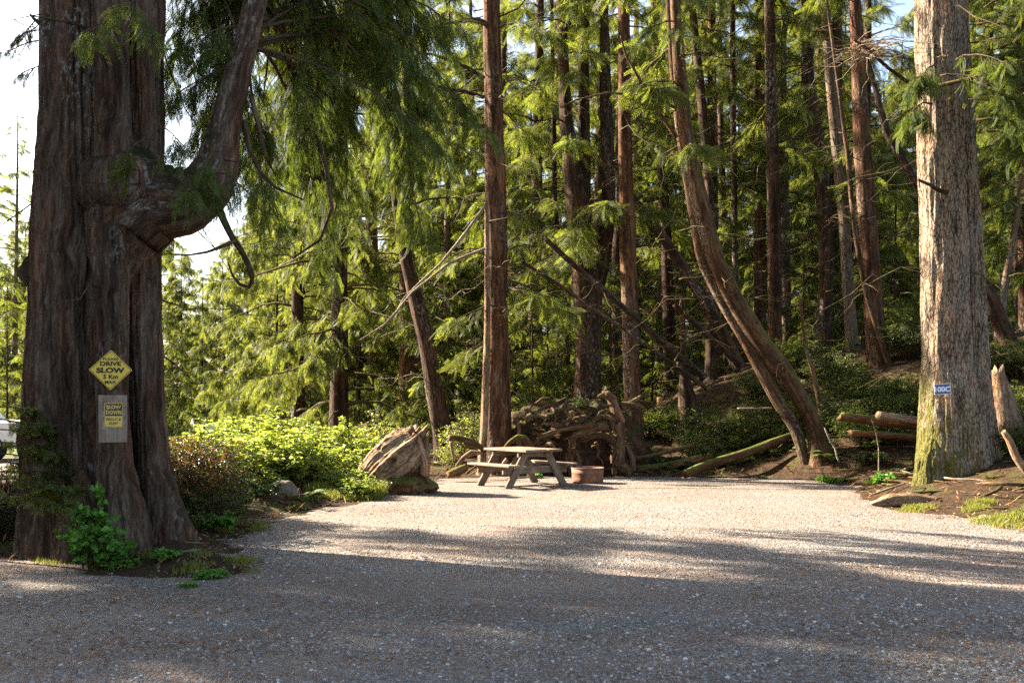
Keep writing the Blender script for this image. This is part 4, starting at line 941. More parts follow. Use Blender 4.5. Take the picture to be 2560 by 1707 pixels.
# the great root tangle behind the table
tangle = thing('root_tangle', 'great dark tangle of upturned roots and earth behind the table and fire ring', 'roots', (1.45, 22.3, 0))
mb = MB(); blob(mb, (1.42, 22.6, 0.25), (1.62, 0.95, 1.25), 0.30, 2.6, 1.0, 110, 70, 0, 0.16); blob(mb, (0.55, 22.2, 0.1), (0.95, 0.7, 0.95), 0.3, 2.6, 5.0, 80, 40, 0, 0.16)
M['root_earth'] = bark_mat('root_earth', (0.016, 0.009, 0.006), (0.075, 0.042, 0.024), (0.18, 0.115, 0.07), moss=0.2, sc=1.0, bump=1.0, zs=0.8, mosscol=(0.06, 0.06, 0.015))
part('earth', mb, M['root_earth'], tangle)
RT = [([(1505, 984), (1520, 992), (1530, 1004), (1540, 1030), (1548, 1062)], 20, 34, 21.4), ([(1494, 990), (1504, 985), (1520, 986)], 12, 18, 21.4),
      ([(1570, 1006), (1590, 992), (1600, 986)], 20, 8, 21.5), ([(1548, 1020), (1575, 1012), (1606, 1022), (1614, 1034)], 18, 12, 21.4),
      ([(1548, 1062), (1556, 1090), (1552, 1120), (1548, 1160), (1562, 1186), (1580, 1200)], 26, 22, 21.2), ([(1530, 1080), (1546, 1110), (1540, 1150), (1536, 1185)], 16, 18, 21.25),
      ([(1425, 1190), (1424, 1150), (1432, 1110), (1446, 1090), (1480, 1072), (1520, 1060)], 14, 24, 21.2), ([(1412, 1184), (1418, 1150), (1428, 1118), (1430, 1096)], 8, 14, 21.1), ([(1440, 1186), (1446, 1150), (1440, 1120)], 14, 8, 21.15),
      ([(1380, 1060), (1400, 1030), (1430, 1018), (1460, 1022), (1476, 1030)], 14, 10, 21.5), ([(1374, 1048), (1390, 1024), (1424, 1008), (1440, 1012)], 12, 8, 21.5), ([(1350, 1024), (1380, 1012), (1420, 1000)], 8, 10, 21.7),
      ([(1372, 1050), (1380, 1068), (1410, 1076), (1450, 1066), (1472, 1046)], 10, 14, 21.3), ([(1418, 1068), (1450, 1048), (1478, 1030)], 4, 6, 21.2), ([(1300, 1060), (1340, 1030), (1364, 1018), (1390, 1012)], 8, 12, 21.6),
      ([(1330, 1112), (1360, 1086), (1400, 1080), (1450, 1072), (1490, 1056)], 12, 16, 21.1), ([(1340, 1040), (1330, 1058), (1346, 1074)], 6, 8, 21.5), ([(1466, 1010), (1480, 996), (1510, 1008), (1528, 1010)], 4, 6, 21.3),
      ([(1355, 1122), (1366, 1108), (1384, 1110), (1392, 1124)], 10, 10, 20.9), ([(1288, 1040), (1300, 1072), (1296, 1110), (1310, 1140)], 10, 14, 21.5), ([(1480, 1050), (1500, 1036), (1530, 1048), (1550, 1080)], 12, 20, 21.3),
      ([(1400, 1100), (1440, 1088), (1500, 1092), (1530, 1110), (1545, 1140)], 12, 18, 21.35), ([(1330, 1016), (1350, 1002), (1376, 998)], 6, 10, 21.9), ([(1460, 1094), (1500, 1080), (1540, 1086), (1565, 1110), (1575, 1150), (1590, 1180)], 14, 16, 21.4)]
rg = np.random.default_rng(33)
for i, (rows, a, b_, d) in enumerate(RT):
    P = np.array([W(u, v, d - 0.15) for u, v in rows]); b = MB(); w_ = np.linspace(a, b_, len(P)); w_[0] *= 0.55 if a < b_ else 1; w_[-1] *= 0.45 if b_ <= a else 1
    tube(b, P + 0.04 * rg.normal(size=P.shape), w_ * d / F_PX / 2, 18, 0, 0.03, 0.55, 2.4, 4.0, 0.45, i * 1.91, 0.10)
    part('root', b, M['rootwood'], tangle)
for i in range(44):
    u = rg.uniform(1285, 1590); v = rg.uniform(1000, 1130); d = 21.55 - 0.35 * math.sin((u - 1285) / 305 * math.pi) + rg.uniform(-.2, .15)
    p = limb(W(u, v, d), rg.uniform(0, 6.28), rg.uniform(0.2, 0.75), rg.uniform(-.3, .7), rg.uniform(0.1, 0.5), 9, rg, 0.45); p[:, 1] = np.minimum(p[:, 1], 21.6)
    b = MB(); tube(b, p, np.linspace(rg.uniform(0.02, 0.07), 0.005, 9), 10, 0, 0.03, 0.6, 3, 6, 0.4, i * 0.7, 0.03); part('root', b, M['rootwood' if rg.random() < 0.8 else 'rotten'], tangle)
log('arched_root', 'mossy arched root rising just above the table top', [(1262, 1118), (1276, 1104), (1294, 1093), (1312, 1096), (1326, 1112), (1330, 1130)], 20.3, [8, 18, 14], 'mossy_bark', 12, 0.3, seed=41, cat='root')
log('dead_root', 'small forked pale root seen under the table', [(1250, 1172), (1258, 1158), (1268, 1148)], 20.0, [6, 8, 12], 'driftwood', 10, 0, seed=42, cat='root')

# ------------------------------------------------------------------ picnic table
e1 = np.array([-0.595, 0.804, 0]); e2 = np.array([0.804, 0.595, 0]); e1 /= np.linalg.norm(e1); e2 /= np.linalg.norm(e2)
NL = W(1314, 1126.5, 17.86); LT, WT, HT = 1.34, 0.86, 0.715
gt = gz(0.2, 18.4)
tc = np.array([NL[0], NL[1], 0]) + e1 * LT / 2 + e2 * WT / 2
table = thing('picnic_table', 'weathered wooden picnic table with attached benches standing in the sun', 'table', (tc[0], tc[1], gt))
def tp(a, b, z): return tc + e1 * a + e2 * b + UP * (gt + z)
nb = 5; bw = (WT - 0.008 * (nb - 1)) / nb
for i in range(nb):
    b = MB(); box(b, tp(0.008 * ((i * 37) % 5 - 2), -WT / 2 + bw / 2 + i * (bw + 0.008), HT - 0.0225), (e1, e2, UP), (LT / 2, bw / 2, 0.0225), 0, 0.006); part('top_plank', b, M['table_wood'], table)
for sd in (-1, 1):
    for j in range(2):
        b = MB(); box(b, tp(0.006 * j, sd * (WT / 2 + 0.18 + 0.125 * j), 0.425), (e1, e2, UP), (LT / 2, 0.059, 0.021), 0, 0.006); part('bench_plank', b, M['table_wood'], table)
for sa in (-1, 1):
    a = sa * 0.44
    for sb in (-1, 1):
        f, t = tp(a, sb * 0.66, 0.0), tp(a, sb * 0.24, HT - 0.05); ax = norm(t - f); L = np.linalg.norm(t - f); sdw = norm(np.cross(ax, e1))
        b = MB(); box(b, (f + t) / 2 + UP * 0.004, (ax, e1, sdw), (L / 2, 0.022, 0.07), 0, 0.005, 0); part('leg', b, M['table_wood'], table)
    off = 0.045
    b = MB(); box(b, tp(a - sa * off, 0, 0.335), (e2, e1, UP), (WT / 2 + 0.31, 0.021, 0.068), 0, 0.005); part('bench_bearer', b, M['table_wood'], table)
    b = MB(); box(b, tp(a - sa * off, 0, HT - 0.045 - 0.05), (e2, e1, UP), (WT / 2 - 0.03, 0.021, 0.048), 0, 0.005); part('top_bearer', b, M['table_wood'], table)
    f, t = tp(a - sa * 0.07, 0, 0.36), tp(sa * 0.03, 0, HT - 0.06); ax = norm(t - f); sdw = norm(np.cross(ax, e2))
    b = MB(); box(b, (f + t) / 2, (ax, e2, sdw), (np.linalg.norm(t - f) / 2, 0.03, 0.018), 0, 0.005); part('brace', b, M['table_wood'], table)

# ------------------------------------------------------------------ fire ring
m, nt = new_mat('rusty_steel'); g = G(nt); tco = g.n('ShaderNodeTexCoord').outputs['Object']
fn = g.noise(tco, 7, 7, 0.7); col = g.ramp(fn, [(0.3, (0.08, 0.036, 0.024)), (0.55, (0.19, 0.088, 0.055)), (0.75, (0.29, 0.155, 0.10))])
b = g.pbsdf(col, 0.8, g.bump(g.noise(tco, 60, 4), 0.25, 0.004), 0.3); g.out(b.outputs[0]); M['rust'] = m
FD = 19.3; fc = W(1469, 1200, FD); fz = gz(fc[0], fc[1]); R0 = 41 * FD / F_PX
ring = thing('fire_ring', 'rusty steel fire ring standing on the gravel right of the table', 'fire ring', (fc[0], fc[1], fz))
def lathe(mb, c, prof, k=64, mat=0):
    th = np.linspace(0, 2 * np.pi, k, endpoint=False); pr = np.array(prof); n = len(pr)
    P = np.stack([c[0] + pr[:, None, 0] * np.cos(th), c[1] + pr[:, None, 0] * np.sin(th), c[2] + pr[:, None, 1] + 0 * th], -1)
    i = np.arange(n)[:, None] * k; i2 = ((np.arange(n) + 1) % n)[:, None] * k; j = np.arange(k)[None, :]; j2 = (j + 1) % k
    mb.add(P.reshape(-1, 3), np.stack([i + j, i + j2, i2 + j2, i2 + j], -1).reshape(-1, 4), mat, None, True)
b = MB(); lathe(b, (fc[0], fc[1], fz), [(R0 * 0.94, -0.03), (R0 * 0.955, 0.10), (R0 * 0.965, 0.20), (R0 * 0.975, 0.205), (R0 * 0.98, 0.215), (R0 * 0.975, 0.222), (R0 * 0.985, 0.30), (R0 * 0.985 - 0.008, 0.30), (R0 * 0.95, 0.2), (R0 * 0.93, -0.03)]); part('wall', b, M['rust'], ring)
b = MB(); th = np.linspace(0, 2 * np.pi, 65)[:-1]; lathe(b, (fc[0], fc[1], fz + 0.302), [(R0 * 0.985 + 0.010 * math.cos(a), 0.010 * math.sin(a)) for a in np.linspace(0, 2 * np.pi, 9)[:-1]]); part('rim', b, M['rust'], ring)
b = MB(); blob(b, (fc[0], fc[1], fz + 0.02), (R0 * 0.9, R0 * 0.9, 0.09), 0.2, 3, 1, 32, 12); M['ash'] = plain_mat('ash', (0.10, 0.095, 0.09), 0.95, 0.1, 0.5, 30, 0.5); part('ash', b, M['ash'], ring)

# ------------------------------------------------------------------ signs
M['sign_yellow'] = plain_mat('sign_yellow', (0.62, 0.43, 0.06), 0.5, 0.4, 0.10, 9)
M['poster_yellow'] = plain_mat('poster_yellow', (0.70, 0.50, 0.12), 0.6, 0.3, 0.08, 14)
M['ink'] = plain_mat('ink', (0.018, 0.017, 0.016), 0.5, 0.3, 0.2, 20)
M['sign_back'] = plain_mat('sign_back', (0.30, 0.30, 0.29), 0.5, 0.4, 0.1, 9, 0, 0.6)
M['plate_blue'] = plain_mat('plate_blue', (0.030, 0.085, 0.24), 0.4, 0.45, 0.12, 12)
M['plate_white'] = plain_mat('plate_white', (0.72, 0.73, 0.74), 0.5, 0.4, 0.05, 12)
M['nail'] = plain_mat('nail', (0.25, 0.23, 0.21), 0.4, 0.5, 0.2, 40, 0, 0.7)
def lettering(text, parent, name, mat, x, z, y, width, height, bold=0.0, ang=0.0):
    cu = bpy.data.curves.new(name, 'FONT'); cu.body = text; cu.align_x = 'LEFT'; cu.size = 1.0; cu.extrude = 0.0; cu.offset = bold; cu.resolution_u = 3
    tmp = bpy.data.objects.new('lettering_tmp', cu); COL.objects.link(tmp); bpy.context.view_layer.update()
    me = bpy.data.meshes.new_from_object(tmp.evaluated_get(bpy.context.evaluated_depsgraph_get())); bpy.data.objects.remove(tmp); bpy.data.curves.remove(cu)
    co = np.empty(len(me.vertices) * 3); me.vertices.foreach_get('co', co); co = co.reshape(-1, 3)
    lo, hi = co.min(0), co.max(0); q = (co - (lo + hi) / 2) / (hi - lo + 1e-9)
    X, Z = q[:, 0] * width, q[:, 1] * height; c, s = math.cos(ang), math.sin(ang)
    co = np.stack([x + X * c - Z * s, np.full(len(q), y), z + X * s + Z * c], 1)
    me.vertices.foreach_set('co', co.astype(np.float32).ravel()); me.materials.clear(); me.materials.append(mat); me.name = name; me.update()
    o = bpy.data.objects.new(name, me); COL.objects.link(o); o.parent = parent; return o
def plate(mb, poly, y0, y1, mat=0):
    """flat plate in the X-Z plane, front at y0"""
    p = np.array(poly, float); n = len(p)
    V = np.concatenate([np.stack([p[:, 0], np.full(n, y0), p[:, 1]], 1), np.stack([p[:, 0], np.full(n, y1), p[:, 1]], 1)])
    j = np.arange(n); j2 = (j + 1) % n
    mb.add(V, [np.array([list(range(n))]), np.array([list(range(n, 2 * n))[::-1]]), np.stack([j, j + n, j2 + n, j2], 1)], mat)
def rounded(pts, r, k=5):
    out = []; pts = np.array(pts, float); n = len(pts)
    for i in range(n):
        p, a, b_ = pts[i], pts[i - 1], pts[(i + 1) % n]; d0 = (a - p) / np.linalg.norm(a - p); d1 = (b_ - p) / np.linalg.norm(b_ - p)
        for t in np.linspace(0, 1, k): out.append((1 - t) ** 2 * (p + d0 * r) + 2 * t * (1 - t) * p + t * t * (p + d1 * r))
    return np.array(out)

SD = 9.35; sc_ = SD / F_PX
c0 = W(276.5, 924, SD); sg = thing('slow_sign', 'yellow diamond sign nailed to the big cedar asking drivers to go slow', 'sign', c0)
def S(u, v): return ((u - 276.5) * sc_, -(v - 924) * sc_)
def SW(pts): return [(c0[0] + a, c0[2] + b_) for a, b_ in pts]
dia = [S(277.5, 874), S(330.5, 925), S(275.5, 975.5), S(221.5, 923.5)]
b = MB(); plate(b, rounded(SW(dia), 0.012), SD, SD + 0.004); part('panel', b, M['sign_yellow'], sg)
b = MB(); ctr = np.mean(dia, 0); dd = [np.array(q) - ctr for q in dia]
A_ = rounded([(c0[0] + ctr[0] + q[0] * 0.955, c0[2] + ctr[1] + q[1] * 0.955) for q in dd], 0.010); B_ = rounded([(c0[0] + ctr[0] + q[0] * 0.925, c0[2] + ctr[1] + q[1] * 0.925) for q in dd], 0.010)
n = len(A_); V = np.concatenate([np.stack([q[:, 0], np.full(n, SD - 0.0015), q[:, 1]], 1) for q in (A_, B_)]); j = np.arange(n); b.add(V, np.stack([j, (j + 1) % n, (j + 1) % n + n, j + n], 1)); part('border', b, M['ink'], sg)
for t, u, v, w, h, bo in (('PLEASE', 277, 897.5, 38, 6.6, 0.022), ('DRIVE', 276.5, 909, 52, 11.2, 0.042), ('SLOW', 276, 925.5, 71, 13.8, 0.05), ('5 Km', 276.5, 941.5, 37, 11.2, 0.042), ('MAX', 276, 955, 28, 8.2, 0.038)):
    x, z = S(u, v); lettering(t, sg, 'lettering', M['ink'], x, z, -0.0016, w * sc_, h * sc_, bo)
for (u, v) in ((276.5, 880), (275.5, 969)):
    b = MB(); x, z = S(u, v); blob(b, (c0[0] + x, SD - 0.001, c0[2] + z), (0.004, 0.003, 0.004), 0, 1, 0, 10, 6); part('nail', b, M['nail'], sg)

c0 = W(282, 1047, SD); bd = thing('notice_board', 'weathered wooden board on the cedar holding a plastic-covered dust warning', 'notice', c0)
def S2(u, v): return (c0[0] + (u - 282) * sc_, c0[2] - (v - 1047) * sc_)
b = MB(); plate(b, [S2(247, 987.5), S2(316, 987.5), S2(317, 1040), S2(316, 1104.5), S2(248.5, 1106), S2(248, 1060)], SD - 0.012, SD + 0.016)
part('board', b, M['board_wood'], bd)
b = MB(); plate(b, [S2(263, 1007), S2(308.7, 1007), S2(308.2, 1068), S2(262, 1068)], SD - 0.014, SD - 0.0125); ps = part('poster', b, M['poster_yellow'], bd)
b = MB(); plate(b, [S2(264.2, 1008.6), S2(307.4, 1008.6), S2(307.2, 1039.5), S2(264, 1039.5)], SD - 0.0152, SD - 0.0145); part('black_panel', b, M['ink'], bd)
b = MB()
for q in ([S2(263.6, 1066.3), S2(307.6, 1066.3), S2(307.6, 1066.9), S2(263.6, 1066.9)], [S2(263.6, 1039), S2(264.2, 1039), S2(264.0, 1066.9), S2(263.4, 1066.9)], [S2(307.2, 1039), S2(307.8, 1039), S2(307.7, 1066.9), S2(307.1, 1066.9)]): plate(b, q, SD - 0.0150, SD - 0.0142)
part('border', b, M['ink'], bd)
for t, u, v, w, h, bo, mt in (('SLOW', 285.8, 1017.3, 37, 9.4, 0.04, 'poster_yellow'), ('DOWN', 286, 1030.5, 39, 10.2, 0.04, 'poster_yellow'), ('REDUCE', 285.5, 1047.5, 37, 6.6, 0.022, 'ink'), ('DUST', 285.5, 1057.8, 24, 6.8, 0.026, 'ink')):
    lettering(t, bd, 'lettering', M[mt], (u - 282) * sc_, -(v - 1047) * sc_, -0.0158, w * sc_, h * sc_, bo)
m, nt = new_mat('clear_plastic'); g = G(nt)
gl = g.n('ShaderNodeBsdfGlossy'); gl.inputs['Roughness'].default_value = 0.12; tr = g.n('ShaderNodeBsdfTransparent'); tr.inputs['Color'].default_value = (0.93, 0.93, 0.93, 1)
fr = g.n('ShaderNodeFresnel'); fr.inputs['IOR'].default_value = 1.5; mx = g.n('ShaderNodeMixShader'); nt.links.new(fr.outputs[0], mx.inputs[0]); nt.links.new(tr.outputs[0], mx.inputs[1]); nt.links.new(gl.outputs[0], mx.inputs[2]); g.out(mx.outputs[0]); M['plastic'] = m
us, vs_ = np.meshgrid(np.linspace(258, 316, 30), np.linspace(1001, 1073, 36)); nz = fbm(np.stack([us * 0.10, vs_ * 0.10, 0 * us], -1), 3); edge = np.clip(np.maximum(np.abs(us - 286) - 22, np.abs(vs_ - 1037) - 28) / 8, 0, 1)
V = np.stack([c0[0] + (us - 282) * sc_, SD - 0.0185 - 0.0045 * nz * (0.25 + edge) - 0.001, c0[2] - (vs_ - 1047) * sc_], -1).reshape(-1, 3); i = np.arange(35)[:, None] * 30; j = np.arange(29)[None, :]
b = MB(); b.add(V, np.stack([i + j, i + j + 1, i + 31 + j, i + 30 + j], -1).reshape(-1, 4), 0, None, True); part('plastic_cover', b, M['plastic'], bd)
for (u, v) in ((283, 993), (273, 999), (251, 1064), (311, 1099), (254, 1099)):
    b = MB(); x, z = S2(u, v); blob(b, (x, SD - 0.014, z), (0.004, 0.003, 0.004), 0, 1, 0, 10, 6); part('nail', b, M['nail'], bd)

PD = 16.14; ps_ = PD / F_PX; c0 = W(2356, 972.5, PD); pl = thing('number_plate', 'small blue plate with white site number on the pale tree', 'sign', c0)
def S3(u, v): return (c0[0] + (u - 2356) * ps_, c0[2] - (v - 972.5) * ps_)
b = MB(); plate(b, rounded([S3(2335, 961), S3(2375.5, 957), S3(2378.5, 984), S3(2336.5, 987)], 0.006), PD, PD + 0.004); part('panel', b, M['plate_white'], pl)
b = MB(); plate(b, rounded([S3(2336, 962.2), S3(2374.3, 958.6), S3(2377, 983), S3(2337.2, 985.6)], 0.006), PD - 0.003, PD - 0.0008); part('blue_face', b, M['plate_blue'], pl)
lettering('100C', pl, 'lettering', M['plate_white'], 0.3 * ps_, -0.2 * ps_, -0.0045, 38.5 * ps_, 13.5 * ps_, 0.04, math.radians(2.5))

# ------------------------------------------------------------------ things glimpsed beyond the bushes
M['white_paint'] = plain_mat('white_paint', (0.78, 0.78, 0.76), 0.35, 0.5, 0.04, 5)
M['grey_paint'] = plain_mat('grey_paint', (0.33, 0.34, 0.36), 0.4, 0.5, 0.1, 5)
M['rubber'] = plain_mat('rubber', (0.02, 0.02, 0.02), 0.8, 0.2, 0.2, 20)
M['dark_glass'] = plain_mat('dark_glass', (0.02, 0.022, 0.025), 0.08, 0.6, 0.1, 3)
VD = 27.0; vx = W(64, 0, VD)[0]; vz = gz(-15, VD)
car = thing('parked_pickup', 'white parked pickup half hidden behind the big cedar', 'vehicle', (vx - 2.5, VD + 0.9, vz))
def prism(mb, prof, y0, y1, mat=0, inset=0.10):
    p = np.array(prof); c = p.mean(0); rows = []
    for y, f in ((y0, 1 - inset), (y0 + 0.08, 1.0), (y1 - 0.08, 1.0), (y1, 1 - inset)):
        q = c + (p - c) * np.array([1 - (1 - f) * 0.25, f]); rows.append(np.stack([q[:, 0], np.full(len(q), y), q[:, 1]], 1))
    V = np.concatenate(rows); n = len(p); i = (np.arange(3) * n)[:, None]; j = np.arange(n)[None, :]; j2 = (j + 1) % n
    mb.add(V, [np.stack([i + j, i + j2, i + n + j2, i + n + j], -1).reshape(-1, 4), np.array([list(range(n))[::-1]]), np.array([[3 * n + q for q in range(n)]])], mat)
b = MB(); prism(b, [(vx - 5.2, vz + 0.42), (vx - 0.05, vz + 0.40), (vx, vz + 0.55), (vx - 0.03, vz + 0.95), (vx - 0.12, vz + 1.05), (vx - 1.35, vz + 1.12), (vx - 5.2, vz + 1.08)], VD, VD + 1.85); body = part('body', b, M['white_paint'], car)
b = MB(); prism(b, [(vx - 3.3, vz + 1.09), (vx - 1.4, vz + 1.09), (vx - 1.95, vz + 1.72), (vx - 2.2, vz + 1.78), (vx - 3.1, vz + 1.78), (vx - 3.3, vz + 1.70)], VD + 0.08, VD + 1.77); part('cab', b, M['white_paint'], car)
b = MB(); prism(b, [(vx - 3.15, vz + 1.18), (vx - 1.62, vz + 1.18), (vx - 2.05, vz + 1.66), (vx - 3.15, vz + 1.66)], VD + 0.07, VD + 0.11); part('window', b, M['dark_glass'], car)
b = MB(); prism(b, [(vx - 0.2, vz + 0.33), (vx + 0.06, vz + 0.33), (vx + 0.06, vz + 0.56), (vx - 0.2, vz + 0.56)], VD + 0.03, VD + 1.82); part('bumper', b, M['grey_paint'], car)
for wx in (vx - 0.95, vx - 4.2):
    b = MB(); th = np.linspace(0, 2 * np.pi, 28, endpoint=False); prof = np.array([(0.22, 0.02), (0.34, 0.0), (0.38, 0.05), (0.38, 0.18), (0.34, 0.23), (0.2, 0.23)])
    P = np.stack([wx + prof[:, None, 0] * np.cos(th), VD - 0.01 + prof[:, None, 1] + 0 * th, vz + 0.38 + prof[:, None, 0] * np.sin(th)], -1); k = 28; i = np.arange(5)[:, None] * k; j = np.arange(k)[None, :]; j2 = (j + 1) % k
    b.add(P.reshape(-1, 3), np.stack([i + j, i + k + j, i + k + j2, i + j2], -1).reshape(-1, 4), 0, None, True); w = part('wheel', b, M['rubber'], car)
    b = MB(); P = np.stack([wx + np.array([0.0, 0.22])[:, None] * np.cos(th), VD + 0.02 + np.array([-0.02, 0.0])[:, None] + 0 * th, vz + 0.38 + np.array([0.0, 0.22])[:, None] * np.sin(th)], -1); i = np.arange(1)[:, None] * k
    b.add(P.reshape(-1, 3), np.stack([i + j, i + k + j, i + k + j2, i + j2], -1).reshape(-1, 4)); part('rim', b, M['grey_paint'], w)
TD = 40.0; tcx = W(547, 1080, TD); tz = gz(tcx[0], TD)
tank = thing('white_trailer', 'small rounded white trailer peeping over the bright green bushes', 'trailer', (tcx[0], TD, tz))
b = MB(); z1 = W(0, 1061, TD)[2]; x0, x1 = W(520, 0, TD)[0], W(576, 0, TD)[0]
prism(b, rounded([(x0, tz + 0.35), (x1, tz + 0.35), (x1, z1), (x0, z1)], 0.16), TD - 0.2, TD + 1.3); part('body', b, M['white_paint'], tank)
for wx in (x0 + 0.2, x1 - 0.2):
    b = MB(); tube(b, [(wx, TD + 0.2, tz + 0.24), (wx, TD + 0.38, tz + 0.24)], 0.24, 18); part('wheel', b, M['rubber'], tank)
b = MB(); tube(b, [(x0, TD + 0.5, tz + 0.4), (x0 - 0.7, TD + 0.5, tz + 0.36)], 0.03, 8); part('drawbar', b, M['grey_paint'], tank)
AD = 44.0; az_ = gz(W(490, 0, AD)[0], AD); fr_ = thing('swing_frame', 'little white A-shaped frame standing on the far lawn', 'frame', (W(490, 0, AD)[0], AD, az_))
for dy, (t, f1, f2) in ((0.0, ((482, 1047), 470, 490)), (0.4, ((505, 1048), 494, 514))):
    for f in (f1, f2):
        b = MB(); a0 = W(f, 0, AD); a0[1] += dy; a0[2] = az_; a1 = W(t[0], t[1], AD); a1[1] += dy; tube(b, [a0, a1], 0.035, 8); part('leg', b, M['white_paint'], fr_)
b = MB(); a0 = W(482, 1047, AD); a1 = W(505, 1048, AD); a1[1] += 0.4; tube(b, [a0, a1], 0.035, 8); part('crossbar', b, M['white_paint'], fr_)
BD = 36.0; bx0, bx1 = W(878, 0, BD)[0], W(924, 0, BD)[0]; bz = gz(bx0, BD); zt = W(0, 1089, BD)[2]
bxr = thing('wooden_bin', 'low pale wooden bin with a pinkish lid seen left of the upturned stump', 'bin', ((bx0 + bx1) / 2, BD, bz))
b = MB(); box(b, ((bx0 + bx1) / 2, BD + 0.3, (bz + zt) / 2 - 0.03), ((1, 0, 0), (0, 1, 0), (0, 0, 1)), ((bx1 - bx0) / 2, 0.3, (zt - bz) / 2 - 0.03), 0, 0.01); part('box', b, M['pale_wood'] if 'pale_wood' in M else M['table_wood'], bxr)
b = MB(); box(b, ((bx0 + bx1) / 2, BD + 0.3, zt - 0.02), ((1, 0, 0), (0, 1, 0), (0, 0, 1)), ((bx1 - bx0) / 2 + 0.04, 0.35, 0.025), 0, 0.006); part('lid', b, M['board_wood'], bxr)

# ------------------------------------------------------------------ shrubs, ferns, grass
def leaves(mb, O, X, N, S, mat=1, wid=0.5, fold=0.25):
    V = np.array([[0, 0, 0], [0.3, wid * 0.42, fold * 0.3], [0.62, wid * 0.5, fold * 0.25], [1.0, 0, -0.12], [0.62, -wid * 0.5, fold * 0.25], [0.3, -wid * 0.42, fold * 0.3]])
    place(mb, (V, np.array([[0, 3, 2, 1], [0, 5, 4, 3]])), O, X, N, S, mat)
def shrub(rng, h, w, ns, nt, nl, ls, tri=False, wid=0.55, droop=0.2, topflat=0.0, lean=0.0):
    mb = MB()
    for i in range(ns):
        az = rng.random() * 6.283; r = w * math.sqrt(rng.random()); hh = h * (0.6 + 0.4 * rng.random()) * (1 - 0.35 * (r / w) ** 2)
        e = np.array([math.cos(az) * r, math.sin(az) * r, hh]); b0 = e * np.array([0.25, 0.25, 0]); t = np.linspace(0, 1, 6)[:, None]
        p = b0 + (e - b0) * t + UP * 0.18 * h * np.sin(t * np.pi) * 0.5 + 0.03 * h * rng.normal(size=(6, 3)) * t
        tube(mb, p, np.linspace(0.010, 0.003, 6) * (h ** 0.5), 4, 0)
        for q in range(nt):
            f = 0.25 + 0.75 * rng.random(); s = np.array([np.interp(f, t[:, 0], p[:, k]) for k in range(3)])
            p2 = limb(s, rng.random() * 6.283, h * 0.34 * (0.5 + 0.8 * rng.random()), 0.5 * rng.random(), 0.35, 5, rng, 0.2); tube(mb, p2, np.linspace(0.004, 0.0015, 5), 3, 0)
            k = nl; fr = rng.random(k); O = np.stack([np.interp(fr, np.linspace(0, 1, 5), p2[:, c]) for c in range(3)], 1) + 0.012 * rng.normal(size=(k, 3))
            X = norm(np.stack([rng.normal(size=k), rng.normal(size=k), 0.35 * rng.normal(size=k) - droop], 1)); N = norm(UP + 0.5 * rng.normal(size=(k, 3)))
            S = ls * (0.55 + 0.75 * rng.random(k))
            if tri:
                H = norm(np.cross(X, UP) + 1e-6)
                leaves(mb, O + X * S[:, None] * .25, X, N, S, 1, wid); leaves(mb, O + X * S[:, None] * .2, X * 0.35 + H, N, S * 0.85, 1, wid); leaves(mb, O + X * S[:, None] * .2, X * 0.35 - H, N, S * 0.85, 1, wid)
            else: leaves(mb, O, X, N, S, 1, wid)
    return mb
rs = np.random.default_rng(77)
SH = {
    'berry_a': shrub(rs, 1.15, 0.75, 30, 8, 6, 0.075, True).mesh('foliage', [M['twig'], M['berry_leaf']]),
    'berry_b': shrub(rs, 0.95, 0.7, 28, 8, 6, 0.07, True).mesh('foliage', [M['twig'], M['berry_leaf']]),
    'dark_a': shrub(rs, 1.2, 0.6, 36, 12, 14, 0.034).mesh('foliage', [M['twig'], M['red_leaf']]),
    'dark_b': shrub(rs, 0.9, 0.7, 36, 12, 14, 0.036).mesh('foliage', [M['twig'], M['dark_leaf']]),
    'low': shrub(rs, 0.45, 0.6, 30, 8, 12, 0.05).mesh('foliage', [M['twig'], M['dark_leaf']]),
    'huck': shrub(rs, 1.0, 0.9, 34, 12, 16, 0.038).mesh('foliage', [M['twig'], M['fern_leaf']]),
    'lush': shrub(rs, 0.85, 0.32, 11, 5, 4, 0.09, True, 0.7, 0.3).mesh('foliage', [M['twig'], M['lush_leaf']]),
    'sprig': shrub(rs, 0.16, 0.11, 8, 3, 4, 0.05, True, 0.6).mesh('foliage', [M['twig'], M['lush_leaf']]),
    'pale': shrub(rs, 1.1, 0.4, 16, 8, 8, 0.045, False, 0.6).mesh('foliage', [M['pale_twig'], M['berry_leaf']]),
}
def put(key, u, d, label, cat='bush', name='bush', sc=1.0, rz=None, group=None, z=None, y=None, v=None):
    p = W(u, 1000, d); p[2] = gz(p[0], d) - 0.02
    if v is not None: p[2] = W(u, v, d)[2]
    o = bpy.data.objects.new(name, SH[key]); COL.objects.link(o); o.location = [float(c) for c in p]; o.rotation_euler = (0, 0, rs.random() * 6.28 if rz is None else rz)
    sx = sc if np.isscalar(sc) else sc[0]; szz = sc if np.isscalar(sc) else sc[1]; o.scale = (sx, sx, szz); o['label'] = label; o['category'] = cat
    if group: o['group'] = group
    return o
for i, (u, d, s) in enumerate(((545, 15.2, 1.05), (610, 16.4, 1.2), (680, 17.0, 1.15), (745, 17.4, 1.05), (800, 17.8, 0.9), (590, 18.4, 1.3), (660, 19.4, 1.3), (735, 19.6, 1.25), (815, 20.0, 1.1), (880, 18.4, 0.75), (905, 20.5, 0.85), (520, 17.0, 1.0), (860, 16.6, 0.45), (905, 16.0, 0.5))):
    put('berry_a' if i % 2 == 0 else 'berry_b', u, d, 'bright sunlit leafy bush in the thicket between the big cedar and the stump', 'bush', 'salmonberry_bush', s, None, 'bushes in the sunlit thicket')
